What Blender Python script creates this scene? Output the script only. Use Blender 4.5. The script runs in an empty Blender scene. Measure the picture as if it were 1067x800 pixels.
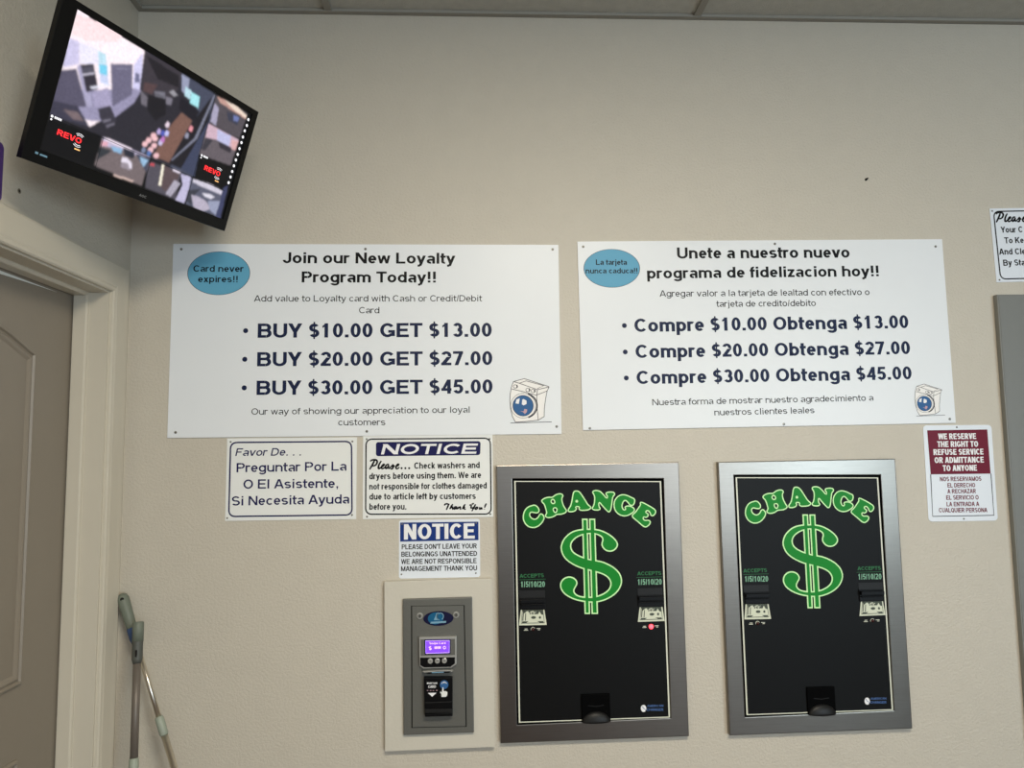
import bpy, bmesh, math, random
import numpy as np
from mathutils import Vector, Matrix
from mathutils.geometry import tessellate_polygon
random.seed(7)
SC = bpy.context.scene
COL = SC.collection
PI = math.pi
WALL = (198, 191, 177)
FLOOR = (76, 50, 30)
STEEL = (122, 117, 110)
WINW = (4, 62, 120)
WINC = ((.9, .95, 1.0), (.84, .93, 1.0), (.70, .88, 1.0))
LAMPS = [(.5, -2.45), (.45, -5.2), (3.5, -3.2), (3.5, -5.2)]
LAMPW = (92, 4, 2, 3)
LAMPC = (1.0, .905, .74)
SPREAD = 180
AMB = 1.0
EXPO = 0.05
SCREEN_EMIT = 1.05
# measured layout of everything printed or mounted on the wall, in metres from each thing's own centre
D = {'sign1': {'info': [-0.341, 1.9216, 1.2192, 0.61, -0.0032],
           'text': [('Join our New Loyalty', -0.2682, 0.2432, 0.2755, 0.2422, 0.0354, 'B'), ('Program Today!!', -0.208, 0.1813, 0.2165, 0.181, 0.0353, 'B'),
                    ('Add value to Loyalty card with Cash or Credit/Debit', -0.3544, 0.1199, 0.3606, 0.1198, 0.0201, 'R'), ('Card', -0.0274, 0.0821, 0.0363, 0.0819, 0.0201, 'R'),
                    ('BUY $10.00 GET $13.00', -0.3416, 0.0049, 0.3918, 0.0056, 0.0451, 'N'), ('BUY $20.00 GET $27.00', -0.3417, -0.0851, 0.3928, -0.0849, 0.0445, 'N'),
                    ('BUY $30.00 GET $45.00', -0.3418, -0.1747, 0.3928, -0.1749, 0.0445, 'N'),
                    ('Our way of showing our appreciation to our loyal', -0.356, -0.2359, 0.3215, -0.2355, 0.0196, 'R'),
                    ('customers', -0.0892, -0.2715, 0.0567, -0.2723, 0.0196, 'R'), ('Card never', -0.5451, 0.2154, -0.39, 0.2151, 0.0206, 'O'),
                    ('expires!!', -0.5295, 0.182, -0.4058, 0.1818, 0.0202, 'O')],
           'bullets': [[-0.3792, 0.0274], [-0.38, -0.0627], [-0.3797, -0.1522]],
           'oval': [-0.4661, 0.2107, 0.097, 0.0698],
           'screws': [[-0.5841, 0.2877], [-0.585, -0.2884], [-0.0088, 0.2897], [-0.0007, -0.291], [0.5909, 0.2898], [0.5944, -0.2817]]},
 'sign2': {'info': [0.9433, 1.9345, 1.2192, 0.61, 0.0064],
           'text': [('Unete a nuestro nuevo', -0.2842, 0.2459, 0.2912, 0.2447, 0.037, 'B'), ('programa de fidelizacion hoy!!', -0.3855, 0.1807, 0.3873, 0.1817, 0.0358, 'B'),
                    ('Agregar valor a la tarjeta de lealtad con efectivo o', -0.346, 0.1207, 0.3501, 0.1192, 0.021, 'R'),
                    ('tarjeta de credito/debito', -0.1613, 0.085, 0.1676, 0.0846, 0.0209, 'R'), ('Compre $10.00 Obtenga $13.00', -0.4331, 0.0066, 0.474, 0.0077, 0.0434, 'N'),
                    ('Compre $20.00 Obtenga $27.00', -0.4324, -0.0778, 0.4737, -0.078, 0.043, 'N'), ('Compre $30.00 Obtenga $45.00', -0.432, -0.1618, 0.473, -0.1608, 0.0427, 'N'),
                    ('Nuestra forma de mostrar nuestro agradecimiento a', -0.3844, -0.2307, 0.3397, -0.228, 0.02, 'R'),
                    ('nuestros clientes leales', -0.1847, -0.2664, 0.1424, -0.2648, 0.02, 'R'), ('La tarjeta', -0.5516, 0.2275, -0.4505, 0.2264, 0.0176, 'O'),
                    ('nunca caduca!!', -0.5854, 0.1994, -0.4159, 0.1986, 0.0172, 'O')],
           'bullets': [[-0.4656, 0.0278], [-0.4658, -0.0577], [-0.4653, -0.1416]],
           'oval': [-0.5, 0.2157, 0.092, 0.0634],
           'screws': [[-0.591, 0.2878], [0.0421, 0.2927], [0.5853, 0.2801], [-0.5872, -0.2996], [0.04, -0.2985], [0.5903, -0.2923]]},
 'washer': {'body': [[0.4594, -0.1381], [0.4519, -0.1628], [0.447, -0.1896], [0.4491, -0.2246], [0.455, -0.2492], [0.4641, -0.2667], [0.4982, -0.2648], [0.5364, -0.261],
                     [0.5552, -0.2498], [0.5567, -0.219], [0.5658, -0.1696], [0.5722, -0.1562], [0.4938, -0.1289]],
            'lines': [[[0.4594, -0.1381], [0.453, -0.1546], [0.4486, -0.1772], [0.447, -0.1958], [0.4491, -0.2246], [0.455, -0.2492], [0.4641, -0.2667]],
                      [[0.4641, -0.2667], [0.4982, -0.2648], [0.5189, -0.2629], [0.5364, -0.261]], [[0.5364, -0.261], [0.5552, -0.2498]],
                      [[0.5552, -0.2498], [0.5562, -0.2251], [0.5602, -0.1964], [0.5658, -0.1696]], [[0.4594, -0.1381], [0.477, -0.1433], [0.5141, -0.1569], [0.5348, -0.1643]],
                      [[0.5348, -0.1643], [0.5722, -0.1562]], [[0.4594, -0.1381], [0.4938, -0.1289]], [[0.4938, -0.1289], [0.5309, -0.1415], [0.5722, -0.1552]],
                      [[0.5722, -0.1562], [0.5658, -0.1686], [0.5345, -0.1808]], [[0.454, -0.1618], [0.4932, -0.1713], [0.5324, -0.1822]],
                      [[0.5348, -0.1643], [0.5323, -0.19], [0.5338, -0.2312], [0.5364, -0.261]], [[0.4486, -0.2693], [0.5787, -0.2667]],
                      [[0.478, -0.1433], [0.4999, -0.1362], [0.5557, -0.152], [0.5348, -0.1612]]],
            'ring': [[0.4889, -0.2149], [0.5278, -0.2151], [0.4894, -0.1744]],
            'knobs': [[[0.4644, -0.1536], [0.4706, -0.1536]], [[0.5037, -0.1651], [0.5099, -0.1652]], [[0.5202, -0.1683], [0.5264, -0.1684]]],
            'eyes': [[[0.4648, -0.2072], [0.4681, -0.1949], [0.4785, -0.1908], [0.4773, -0.2], [0.4751, -0.2093]],
                     [[0.4848, -0.2104], [0.4863, -0.196], [0.4909, -0.1935], [0.5001, -0.1991], [0.5, -0.2094], [0.4906, -0.2141]]],
            'mouth': [[0.479, -0.2309], [0.4903, -0.233], [0.4925, -0.2248], [0.5018, -0.2269], [0.5006, -0.2351], [0.4944, -0.2412], [0.4882, -0.235]]},
 'favor': {'info': [-0.5727, 1.4875, 0.3972, 0.2518, -0.005],
           'text': [('Favor De. . .', -0.1728, 0.0716, 0.0283, 0.071, 0.0236, 'I'), ('Preguntar Por La', -0.1676, 0.0216, 0.1675, 0.0234, 0.0282, 'M'),
                    ('O El Asistente,', -0.1459, -0.0289, 0.1442, -0.0292, 0.0282, 'M'), ('Si Necesita Ayuda', -0.1795, -0.0798, 0.1771, -0.0778, 0.0282, 'M')],
           'border': [[-0.1877, 0.1132], [0.1822, 0.1133], [0.1861, -0.1129], [-0.1877, -0.1126]],
           'screws': [[-0.1878, 0.1151], [0.1849, 0.1133], [-0.1923, -0.1172], [0.1861, -0.1129]]},
 'notice': {'info': [-0.1525, 1.4877, 0.4036, 0.2556, -0.0009],
            'text': [('NOTICE', -0.1465, 0.0706, 0.1496, 0.0687, 0.0319, 'W'), ('Check washers and', -0.0434, 0.0245, 0.1606, 0.024, 0.0196, 'C'),
                     ('dryers before using them. We are', -0.1824, -0.0059, 0.1647, -0.0069, 0.0195, 'C'),
                     ('not responsible for clothes damaged', -0.1821, -0.0375, 0.1819, -0.0398, 0.0194, 'C'),
                     ('due to article left by customers', -0.1818, -0.0684, 0.1476, -0.0718, 0.0194, 'C'), ('before you.', -0.1816, -0.0993, -0.0674, -0.1008, 0.0193, 'C')],
            'border': [[-0.1926, 0.1185], [0.1948, 0.1167], [0.1951, -0.1191], [-0.1929, -0.1129]],
            'banner': [[-0.162, 0.1089], [0.1641, 0.1077], [0.1626, 0.0642], [-0.1617, 0.0653]],
            'screws': [[-0.1908, 0.1185], [0.1923, 0.1142], [-0.1886, -0.1202], [0.192, -0.1191]]},
 'please_strokes': [[[-0.1797, 0.0492], [-0.1756, 0.0533], [-0.1673, 0.0548], [-0.1598, 0.0531], [-0.1573, 0.048], [-0.1597, 0.0405], [-0.1655, 0.0356], [-0.1738, 0.0349]],
                    [[-0.1665, 0.0523], [-0.1697, 0.044], [-0.1754, 0.0341], [-0.1812, 0.0242]],
                    [[-0.1448, 0.0504], [-0.1498, 0.0438], [-0.1535, 0.0355], [-0.1546, 0.028], [-0.1521, 0.0263], [-0.1472, 0.0295], [-0.1422, 0.032]],
                    [[-0.1447, 0.032], [-0.1389, 0.0344], [-0.1356, 0.0385], [-0.1373, 0.0402], [-0.1414, 0.037], [-0.1447, 0.0312], [-0.1438, 0.0261], [-0.1397, 0.0266],
                     [-0.133, 0.031]],
                    [[-0.1214, 0.0392], [-0.1264, 0.0401], [-0.1314, 0.0351], [-0.133, 0.0285], [-0.1297, 0.0264], [-0.1247, 0.0309], [-0.1214, 0.0383], [-0.1239, 0.0309],
                     [-0.123, 0.0267], [-0.1189, 0.0283], [-0.1139, 0.0332]],
                    [[-0.1081, 0.0398], [-0.1106, 0.0349], [-0.1089, 0.029], [-0.1114, 0.0252], [-0.1172, 0.0258]], [[-0.1139, 0.0324], [-0.1089, 0.0373], [-0.1039, 0.0314]],
                    [[-0.1006, 0.0314], [-0.0939, 0.0346], [-0.0906, 0.0388], [-0.0931, 0.0396], [-0.0973, 0.0363], [-0.1002, 0.0305], [-0.0989, 0.0255], [-0.0939, 0.0259],
                     [-0.0889, 0.0304]]],
 'please_dots': [[-0.0825, 0.0269], [-0.0708, 0.0268], [-0.0591, 0.0266]],
 'thank_strokes': [[[0.0499, -0.0904], [0.0516, -0.0863], [0.0575, -0.0847], [0.0659, -0.0874]], [[0.0634, -0.0865], [0.06, -0.0948], [0.0558, -0.1038]],
                   [[0.076, -0.0867], [0.0709, -0.0933], [0.0662, -0.1015]], [[0.0667, -0.1007], [0.0734, -0.0942], [0.0759, -0.0959], [0.0743, -0.1017], [0.0776, -0.1018]],
                   [[0.0886, -0.0945], [0.0827, -0.0944], [0.079, -0.0993], [0.0801, -0.1021], [0.0843, -0.1005], [0.0877, -0.0953], [0.0869, -0.1016], [0.0902, -0.1017]],
                   [[0.0928, -0.095], [0.0907, -0.1023]], [[0.0911, -0.1007], [0.0978, -0.0948], [0.0998, -0.0965], [0.0981, -0.1021], [0.102, -0.1019]],
                   [[0.1147, -0.0874], [0.1096, -0.094], [0.1053, -0.1026]], [[0.1062, -0.0998], [0.1138, -0.0949], [0.1096, -0.099], [0.1129, -0.1032], [0.1163, -0.1021]],
                   [[0.1273, -0.091], [0.1332, -0.0886], [0.1332, -0.0945], [0.1315, -0.0994], [0.1365, -0.0995], [0.1424, -0.0955]],
                   [[0.1467, -0.088], [0.1416, -0.0979], [0.1348, -0.1095]], [[0.1349, -0.0878], [0.1417, -0.0854]],
                   [[0.1509, -0.0964], [0.1458, -0.0989], [0.1449, -0.1027], [0.1492, -0.1034], [0.1531, -0.0998], [0.1509, -0.0964], [0.1551, -0.0982]],
                   [[0.1602, -0.0966], [0.1576, -0.1029], [0.1618, -0.1033], [0.1661, -0.0976], [0.1644, -0.1034], [0.1686, -0.1021]],
                   [[0.1805, -0.0861], [0.1771, -0.0919], [0.1745, -0.0994]], [[0.174, -0.1032], [0.1736, -0.1045]]],
 'notice2': {'info': [-0.1183, 1.2659, 0.25, 0.1776, -0.0026],
             'text': [('NOTICE', -0.1096, 0.0292, 0.1089, 0.0288, 0.047, 'w'), ("PLEASE DON'T LEAVE YOUR", -0.1164, -0.0003, 0.1149, -0.0015, 0.0151, 'D'),
                      ('BELONGINGS UNATTENDED', -0.1176, -0.0226, 0.1156, -0.0243, 0.0151, 'D'), ('WE ARE NOT RESPONSIBLE', -0.1177, -0.0448, 0.1139, -0.0464, 0.015, 'D'),
                      ('MANAGEMENT THANK YOU', -0.1183, -0.0663, 0.1152, -0.0685, 0.0149, 'D')],
             'banner': [[-0.1213, 0.0814], [0.1205, 0.0803], [0.1204, 0.0238], [-0.1213, 0.0234]],
             'screws': [[-0.1151, 0.0763], [0.1136, 0.0756], [-0.1171, -0.0759], [0.1114, -0.0767]]},
 'reserve': {'info': [1.5598, 1.4719, 0.2295, 0.3079, -0.0048],
             'text': [('WE RESERVE', -0.066, 0.1086, 0.0603, 0.1087, 0.0188, 'w'), ('THE RIGHT TO', -0.0707, 0.0835, 0.0654, 0.0833, 0.0189, 'w'),
                      ('REFUSE SERVICE', -0.0855, 0.058, 0.0816, 0.0582, 0.0189, 'w'), ('OR ADMITTANCE', -0.0837, 0.0323, 0.081, 0.0324, 0.0189, 'w'),
                      ('TO ANYONE', -0.0573, 0.0062, 0.0564, 0.0063, 0.019, 'w'), ('NOS RESERVAMOS', -0.0691, -0.0262, 0.0686, -0.0262, 0.014, 'm'),
                      ('EL DERECHO', -0.0454, -0.0465, 0.0466, -0.0464, 0.014, 'm'), ('A RECHAZAR', -0.0466, -0.0656, 0.0476, -0.0656, 0.014, 'm'),
                      ('EL SERVICIO O', -0.0522, -0.0855, 0.0553, -0.0859, 0.014, 'm'), ('LA ENTRADA A', -0.0523, -0.1064, 0.0554, -0.1069, 0.0141, 'm'),
                      ('CUALQUIER PERSONA', -0.079, -0.1251, 0.081, -0.1266, 0.0141, 'm')],
             'panel': [[-0.1019, 0.1381], [0.0997, 0.1393], [0.1011, -0.0036], [-0.0991, -0.0038]],
             'frame': [[-0.0991, -0.0038], [0.102, -0.0036], [0.1027, -0.1369], [-0.1009, -0.1376]],
             'screws': [[-0.0024, 0.1473], [0.0018, -0.1467]]},
 'please': {'info': [1.8424, 2.2256, 0.2328, 0.2509, 0.0217],
            'text': [('Your C', -0.0845, 0.0421, -0.0088, 0.0416, 0.0205, 'C'), ('To Kee', -0.0756, 0.0053, 0.0043, 0.0052, 0.0206, 'C'),
                     ('And Cle', -0.0977, -0.0327, -0.0073, -0.033, 0.0206, 'C'), ('By Sta', -0.0878, -0.0708, -0.013, -0.0709, 0.0207, 'C')],
            'border': [[-0.1039, 0.115], [0.1028, 0.1143], [0.1041, -0.1159], [-0.1098, -0.1152]],
            'screws': [[-0.1084, 0.1168], [-0.1059, -0.1177]],
            'script': [[-0.098, 0.0784], [0.0009, 0.0786], [-0.0962, 0.1023]]},
 'machine': {'info': [0.3487, 1.1039, 0.5753, 0.8315, 0.0035],
             'opening': [[-0.2387, 0.3739], [0.237, 0.3651], [0.2328, -0.3602], [-0.2373, -0.3638]],
             'line': [[-0.2301, 0.3656], [0.228, 0.356], [0.2297, -0.3583], [-0.2292, -0.3576]]},
 'letters': {'C': [[[-0.1792, 0.2896], [-0.1707, 0.2919], [-0.1623, 0.287], [-0.1567, 0.2785], [-0.1568, 0.2712], [-0.1626, 0.2668], [-0.1721, 0.2685], [-0.1805, 0.2708],
                    [-0.1858, 0.2668], [-0.1865, 0.2605], [-0.1828, 0.2531], [-0.1744, 0.2477], [-0.1671, 0.2481], [-0.1596, 0.2535], [-0.1553, 0.2618], [-0.15, 0.2648],
                    [-0.1437, 0.2594], [-0.1407, 0.252], [-0.145, 0.2417], [-0.1536, 0.2315], [-0.1642, 0.2245], [-0.1769, 0.2221], [-0.1895, 0.2252], [-0.1999, 0.2338],
                    [-0.2061, 0.2475], [-0.2063, 0.26], [-0.2026, 0.2724], [-0.1951, 0.2827], [-0.1866, 0.2877]]],
             'H': [[[-0.1484, 0.3049], [-0.1463, 0.2998], [-0.1401, 0.2938], [-0.1364, 0.2832], [-0.134, 0.2727], [-0.1325, 0.2653], [-0.1374, 0.2602], [-0.136, 0.2544],
                    [-0.128, 0.2516], [-0.1174, 0.253], [-0.109, 0.2563], [-0.1025, 0.2614], [-0.0878, 0.2616], [-0.075, 0.2653], [-0.0703, 0.272], [-0.0758, 0.2795],
                    [-0.082, 0.2922], [-0.0849, 0.3049], [-0.0844, 0.3122], [-0.0805, 0.3184], [-0.0846, 0.3242], [-0.0952, 0.3245], [-0.1058, 0.3206], [-0.1144, 0.3137],
                    [-0.126, 0.3148], [-0.1398, 0.3116]],
                   [[-0.1188, 0.3037], [-0.1134, 0.3094], [-0.1072, 0.3034], [-0.1066, 0.2967], [-0.113, 0.2941], [-0.1178, 0.2978]],
                   [[-0.1132, 0.2801], [-0.1054, 0.2828], [-0.1002, 0.2781], [-0.1013, 0.2708], [-0.1056, 0.2657], [-0.1113, 0.271]]],
             'A': [[[-0.0486, 0.3249], [-0.0453, 0.3312], [-0.0378, 0.3326], [-0.0294, 0.3297], [-0.0222, 0.32], [-0.013, 0.3051], [-0.0032, 0.2885], [0.0052, 0.2826],
                    [0.0055, 0.2784], [-0.001, 0.2733], [-0.0124, 0.2719], [-0.0263, 0.2719], [-0.0322, 0.2762], [-0.0293, 0.2835], [-0.043, 0.2845], [-0.0394, 0.2764],
                    [-0.0454, 0.2699], [-0.0581, 0.2679], [-0.0661, 0.2698], [-0.0653, 0.2761], [-0.0578, 0.2853], [-0.0532, 0.302], [-0.0504, 0.3166]],
                   [[-0.038, 0.3053], [-0.0343, 0.2981], [-0.0419, 0.2983]]],
             'N': [[[0.0135, 0.3242], [0.0125, 0.33], [0.0227, 0.3329], [0.0351, 0.3303], [0.0451, 0.3206], [0.0572, 0.3057], [0.0596, 0.3135], [0.0541, 0.3204], [0.0565, 0.3259],
                    [0.0701, 0.3271], [0.0802, 0.3253], [0.0823, 0.3185], [0.0754, 0.312], [0.0728, 0.2975], [0.0701, 0.2797], [0.0664, 0.2675], [0.0607, 0.2647], [0.053, 0.2723],
                    [0.042, 0.2849], [0.0332, 0.2963], [0.0302, 0.2919], [0.0317, 0.2807], [0.0355, 0.2772], [0.0315, 0.2718], [0.0146, 0.2722], [0.0084, 0.278], [0.0138, 0.2834],
                    [0.0174, 0.2945], [0.0189, 0.3101], [0.0168, 0.3191]]],
             'G': [[[0.1106, 0.3178], [0.124, 0.314], [0.1352, 0.3077], [0.1441, 0.3041], [0.1443, 0.2933], [0.1386, 0.2834], [0.1282, 0.2853], [0.1235, 0.2932], [0.1164, 0.3001],
                    [0.1112, 0.2994], [0.1065, 0.2937], [0.1029, 0.2833], [0.1058, 0.2729], [0.112, 0.2692], [0.1153, 0.274], [0.1123, 0.2794], [0.1198, 0.2828], [0.1322, 0.2814],
                    [0.1432, 0.2732], [0.1412, 0.2648], [0.1315, 0.2584], [0.1201, 0.2527], [0.1066, 0.2519], [0.0932, 0.2567], [0.0822, 0.2682], [0.0781, 0.2839],
                    [0.0807, 0.2995], [0.0901, 0.3116], [0.1004, 0.3169]]],
             'E': [[[0.1653, 0.2939], [0.182, 0.2856], [0.1975, 0.2763], [0.2092, 0.2681], [0.2094, 0.2581], [0.2001, 0.2494], [0.1934, 0.2523], [0.1925, 0.2596], [0.1859, 0.2672],
                    [0.1791, 0.266], [0.1779, 0.2607], [0.1856, 0.256], [0.185, 0.2498], [0.1785, 0.2455], [0.1723, 0.2479], [0.1691, 0.2458], [0.1698, 0.2391], [0.176, 0.2362],
                    [0.185, 0.2373], [0.1913, 0.234], [0.191, 0.2274], [0.1845, 0.2198], [0.1754, 0.2156], [0.1665, 0.2203], [0.1534, 0.2328], [0.1424, 0.242], [0.1347, 0.2489],
                    [0.136, 0.2551], [0.1452, 0.262], [0.1545, 0.2741], [0.1628, 0.285], [0.1614, 0.2911]]]},
 'dollar': {'S': [[-0.0028, 0.2136], [0.0163, 0.2125], [0.0342, 0.2089], [0.0542, 0.1999], [0.0719, 0.1872], [0.0828, 0.1748], [0.0866, 0.1636], [0.0811, 0.1527], [0.0709, 0.1459],
                  [0.0585, 0.1445], [0.0463, 0.1493], [0.0376, 0.1605], [0.0374, 0.1705], [0.0414, 0.1803], [0.0382, 0.1893], [0.0272, 0.1962], [0.0138, 0.1999], [-0.003, 0.201],
                  [-0.0222, 0.1982], [-0.0403, 0.1914], [-0.054, 0.1807], [-0.0614, 0.1676], [-0.0594, 0.1521], [-0.0502, 0.1409], [-0.0347, 0.1321], [-0.0192, 0.1257],
                  [0.0008, 0.1197], [0.0187, 0.1165], [0.0365, 0.1127], [0.0542, 0.105], [0.0718, 0.0947], [0.0849, 0.0822], [0.0924, 0.07], [0.0958, 0.0535], [0.0916, 0.0372],
                  [0.0816, 0.0222], [0.0664, 0.0096], [0.0483, 0.0003], [0.0315, -0.0051], [0.0159, -0.0079], [-0.0019, -0.0083], [-0.0196, -0.0059], [-0.0396, -0.0021],
                  [-0.0572, 0.0039], [-0.0727, 0.0119], [-0.0858, 0.022], [-0.0934, 0.0342], [-0.0954, 0.0467], [-0.0908, 0.0586], [-0.0806, 0.0671], [-0.0672, 0.07],
                  [-0.0539, 0.0663], [-0.0451, 0.0573], [-0.0437, 0.0475], [-0.0504, 0.0378], [-0.0552, 0.0282], [-0.0521, 0.0187], [-0.0415, 0.011], [-0.0238, 0.0071],
                  [-0.0016, 0.006], [0.0163, 0.0081], [0.0319, 0.0127], [0.0477, 0.021], [0.058, 0.0312], [0.0628, 0.0452], [0.0587, 0.0595], [0.0489, 0.0696], [0.0357, 0.077],
                  [0.0179, 0.083], [0.0002, 0.0878], [-0.0221, 0.0935], [-0.0442, 0.1022], [-0.0641, 0.1137], [-0.0774, 0.1251], [-0.0861, 0.1385], [-0.0907, 0.1552],
                  [-0.0889, 0.1684], [-0.0819, 0.1837], [-0.0705, 0.1955], [-0.058, 0.2047], [-0.0422, 0.2105], [-0.0219, 0.2133]],
            'bars': [[[-0.0213, 0.2446], [-0.0071, 0.2442], [-0.0075, -0.042], [-0.0208, -0.0416]], [[0.0012, 0.244], [0.0163, 0.2436], [0.0169, -0.0427], [0.0009, -0.0422]]]},
 'val': {'L': {'acc': [('ACCEPTS', -0.2203, 0.0707, -0.146, 0.071, 0.0111, 'g')],
               'den': [('1/5/10/20', -0.2185, 0.0424, -0.1434, 0.0412, 0.0175, 'g')],
               'slot': [[-0.2224, 0.0114], [-0.1438, 0.0104], [-0.1429, -0.0249], [-0.2198, -0.0242]],
               'bill': [[-0.2192, -0.0257], [-0.1465, -0.0271], [-0.1406, -0.0725], [-0.2256, -0.0716]],
               'led': [-0.183, -0.0848],
               'plate': [[-0.2227, 0.0323], [-0.1435, 0.0316], [-0.1438, 0.0104], [-0.2224, 0.0114]]},
         'R': {'acc': [('ACCEPTS', 0.1457, 0.0688, 0.2203, 0.0682, 0.0111, 'g')],
               'den': [('1/5/10/20', 0.1449, 0.0397, 0.2208, 0.0391, 0.0175, 'g')],
               'slot': [[0.144, 0.0092], [0.2222, 0.0085], [0.2216, -0.0278], [0.1445, -0.0271]],
               'bill': [[0.1489, -0.0278], [0.2201, -0.0286], [0.2256, -0.0712], [0.1417, -0.0717]],
               'led': [0.1833, -0.0873],
               'plate': [[0.1446, 0.0295], [0.222, 0.0288], [0.2222, 0.0085], [0.144, 0.0092]]}},
 'cup': [[-0.0402, -0.2811], [0.0478, -0.2826], [0.0471, -0.3564], [-0.0375, -0.3598]],
 'logo': {'c': [[0.151, -0.3302], [0.1595, -0.3304]],
          'text': [('AMERICAN', 0.1627, -0.3263, 0.2122, -0.3272, 0.0063, 'b'), ('CHANGER', 0.1604, -0.3378, 0.2118, -0.3393, 0.0074, 'b')]},
 'surround': [-0.1207, 0.9284, 0.3279, 0.5049, 0.019],
 'reader': {'info': [-0.123, 0.9233, 0.2103, 0.397, 0.0052],
            'door': [[-0.0783, 0.1776], [0.0805, 0.1747], [0.082, -0.1797], [-0.0798, -0.1771]],
            'locks': [[-0.0537, 0.1482], [0.0556, 0.1481]],
            'oval': [[0.0023, 0.1391], [0.0477, 0.1378], [0.0023, 0.1606]],
            'bezel': [[-0.0552, 0.0881], [0.0563, 0.0868], [0.0556, 0.0062], [0.0397, -0.0037], [-0.043, -0.0031], [-0.0546, 0.0048]],
            'lcd': [[-0.0363, 0.0785], [0.0358, 0.0771], [0.0351, 0.0403], [-0.0358, 0.0404]],
            'black': [[-0.0527, 0.0291], [0.0513, 0.0272], [0.0507, 0.0087], [0.0372, -0.0007], [-0.0405, 0.0004], [-0.0521, 0.0074]],
            'recess': [[-0.0509, 0.0817], [0.052, 0.0804], [0.052, 0.0332], [-0.0509, 0.0341]],
            'buttons': [[-0.0222, 0.0186], [-0.0014, 0.0185], [0.0197, 0.0184]],
            'lip': [[-0.0491, -0.0097], [0.0483, -0.0091], [0.0397, -0.0157], [-0.0002, -0.0182], [-0.0369, -0.0146]],
            'module': [[-0.0421, -0.0284], [0.0435, -0.0308], [0.0421, -0.1419], [-0.0402, -0.1408]],
            'ridge': [[-0.0416, -0.0993], [0.0421, -0.1002]],
            'band': [[-0.0389, -0.1178], [0.0408, -0.1202], [0.0408, -0.1313], [-0.0389, -0.1288]],
            'lcdtext': [('Swipe Card', -0.0245, 0.0674, 0.0236, 0.0664, 0.0058, 'p'), ('$', -0.0261, 0.0506, -0.018, 0.0509, 0.0105, 'p'),
                        ('0', 0.016, 0.0514, 0.0247, 0.0517, 0.0095, 'p')],
            'text': [('INSERT YOUR', -0.0327, -0.047, -0.0019, -0.0477, 0.0049, 'x'), ('CARD', -0.029, -0.0584, -0.0063, -0.0586, 0.0074, 'x')],
            'arrow': [[-0.0302, -0.0725], [-0.0044, -0.0728], [-0.0176, -0.084]],
            'globe': [[0.0183, -0.0503], [0.0309, -0.0507]],
            'dots': [[-0.0309, -0.0655], [-0.0221, -0.0658], [-0.0139, -0.0661], [-0.0038, -0.0661]],
            'hand': [[0.0132, -0.0581], [0.0157, -0.0575], [0.017, -0.0693], [0.0227, -0.0688], [0.0277, -0.0721], [0.0271, -0.0801], [0.0239, -0.0855], [0.0101, -0.0853],
                     [0.0094, -0.0757], [0.0063, -0.0744], [0.0069, -0.0683], [0.0113, -0.0734]]}}
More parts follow.
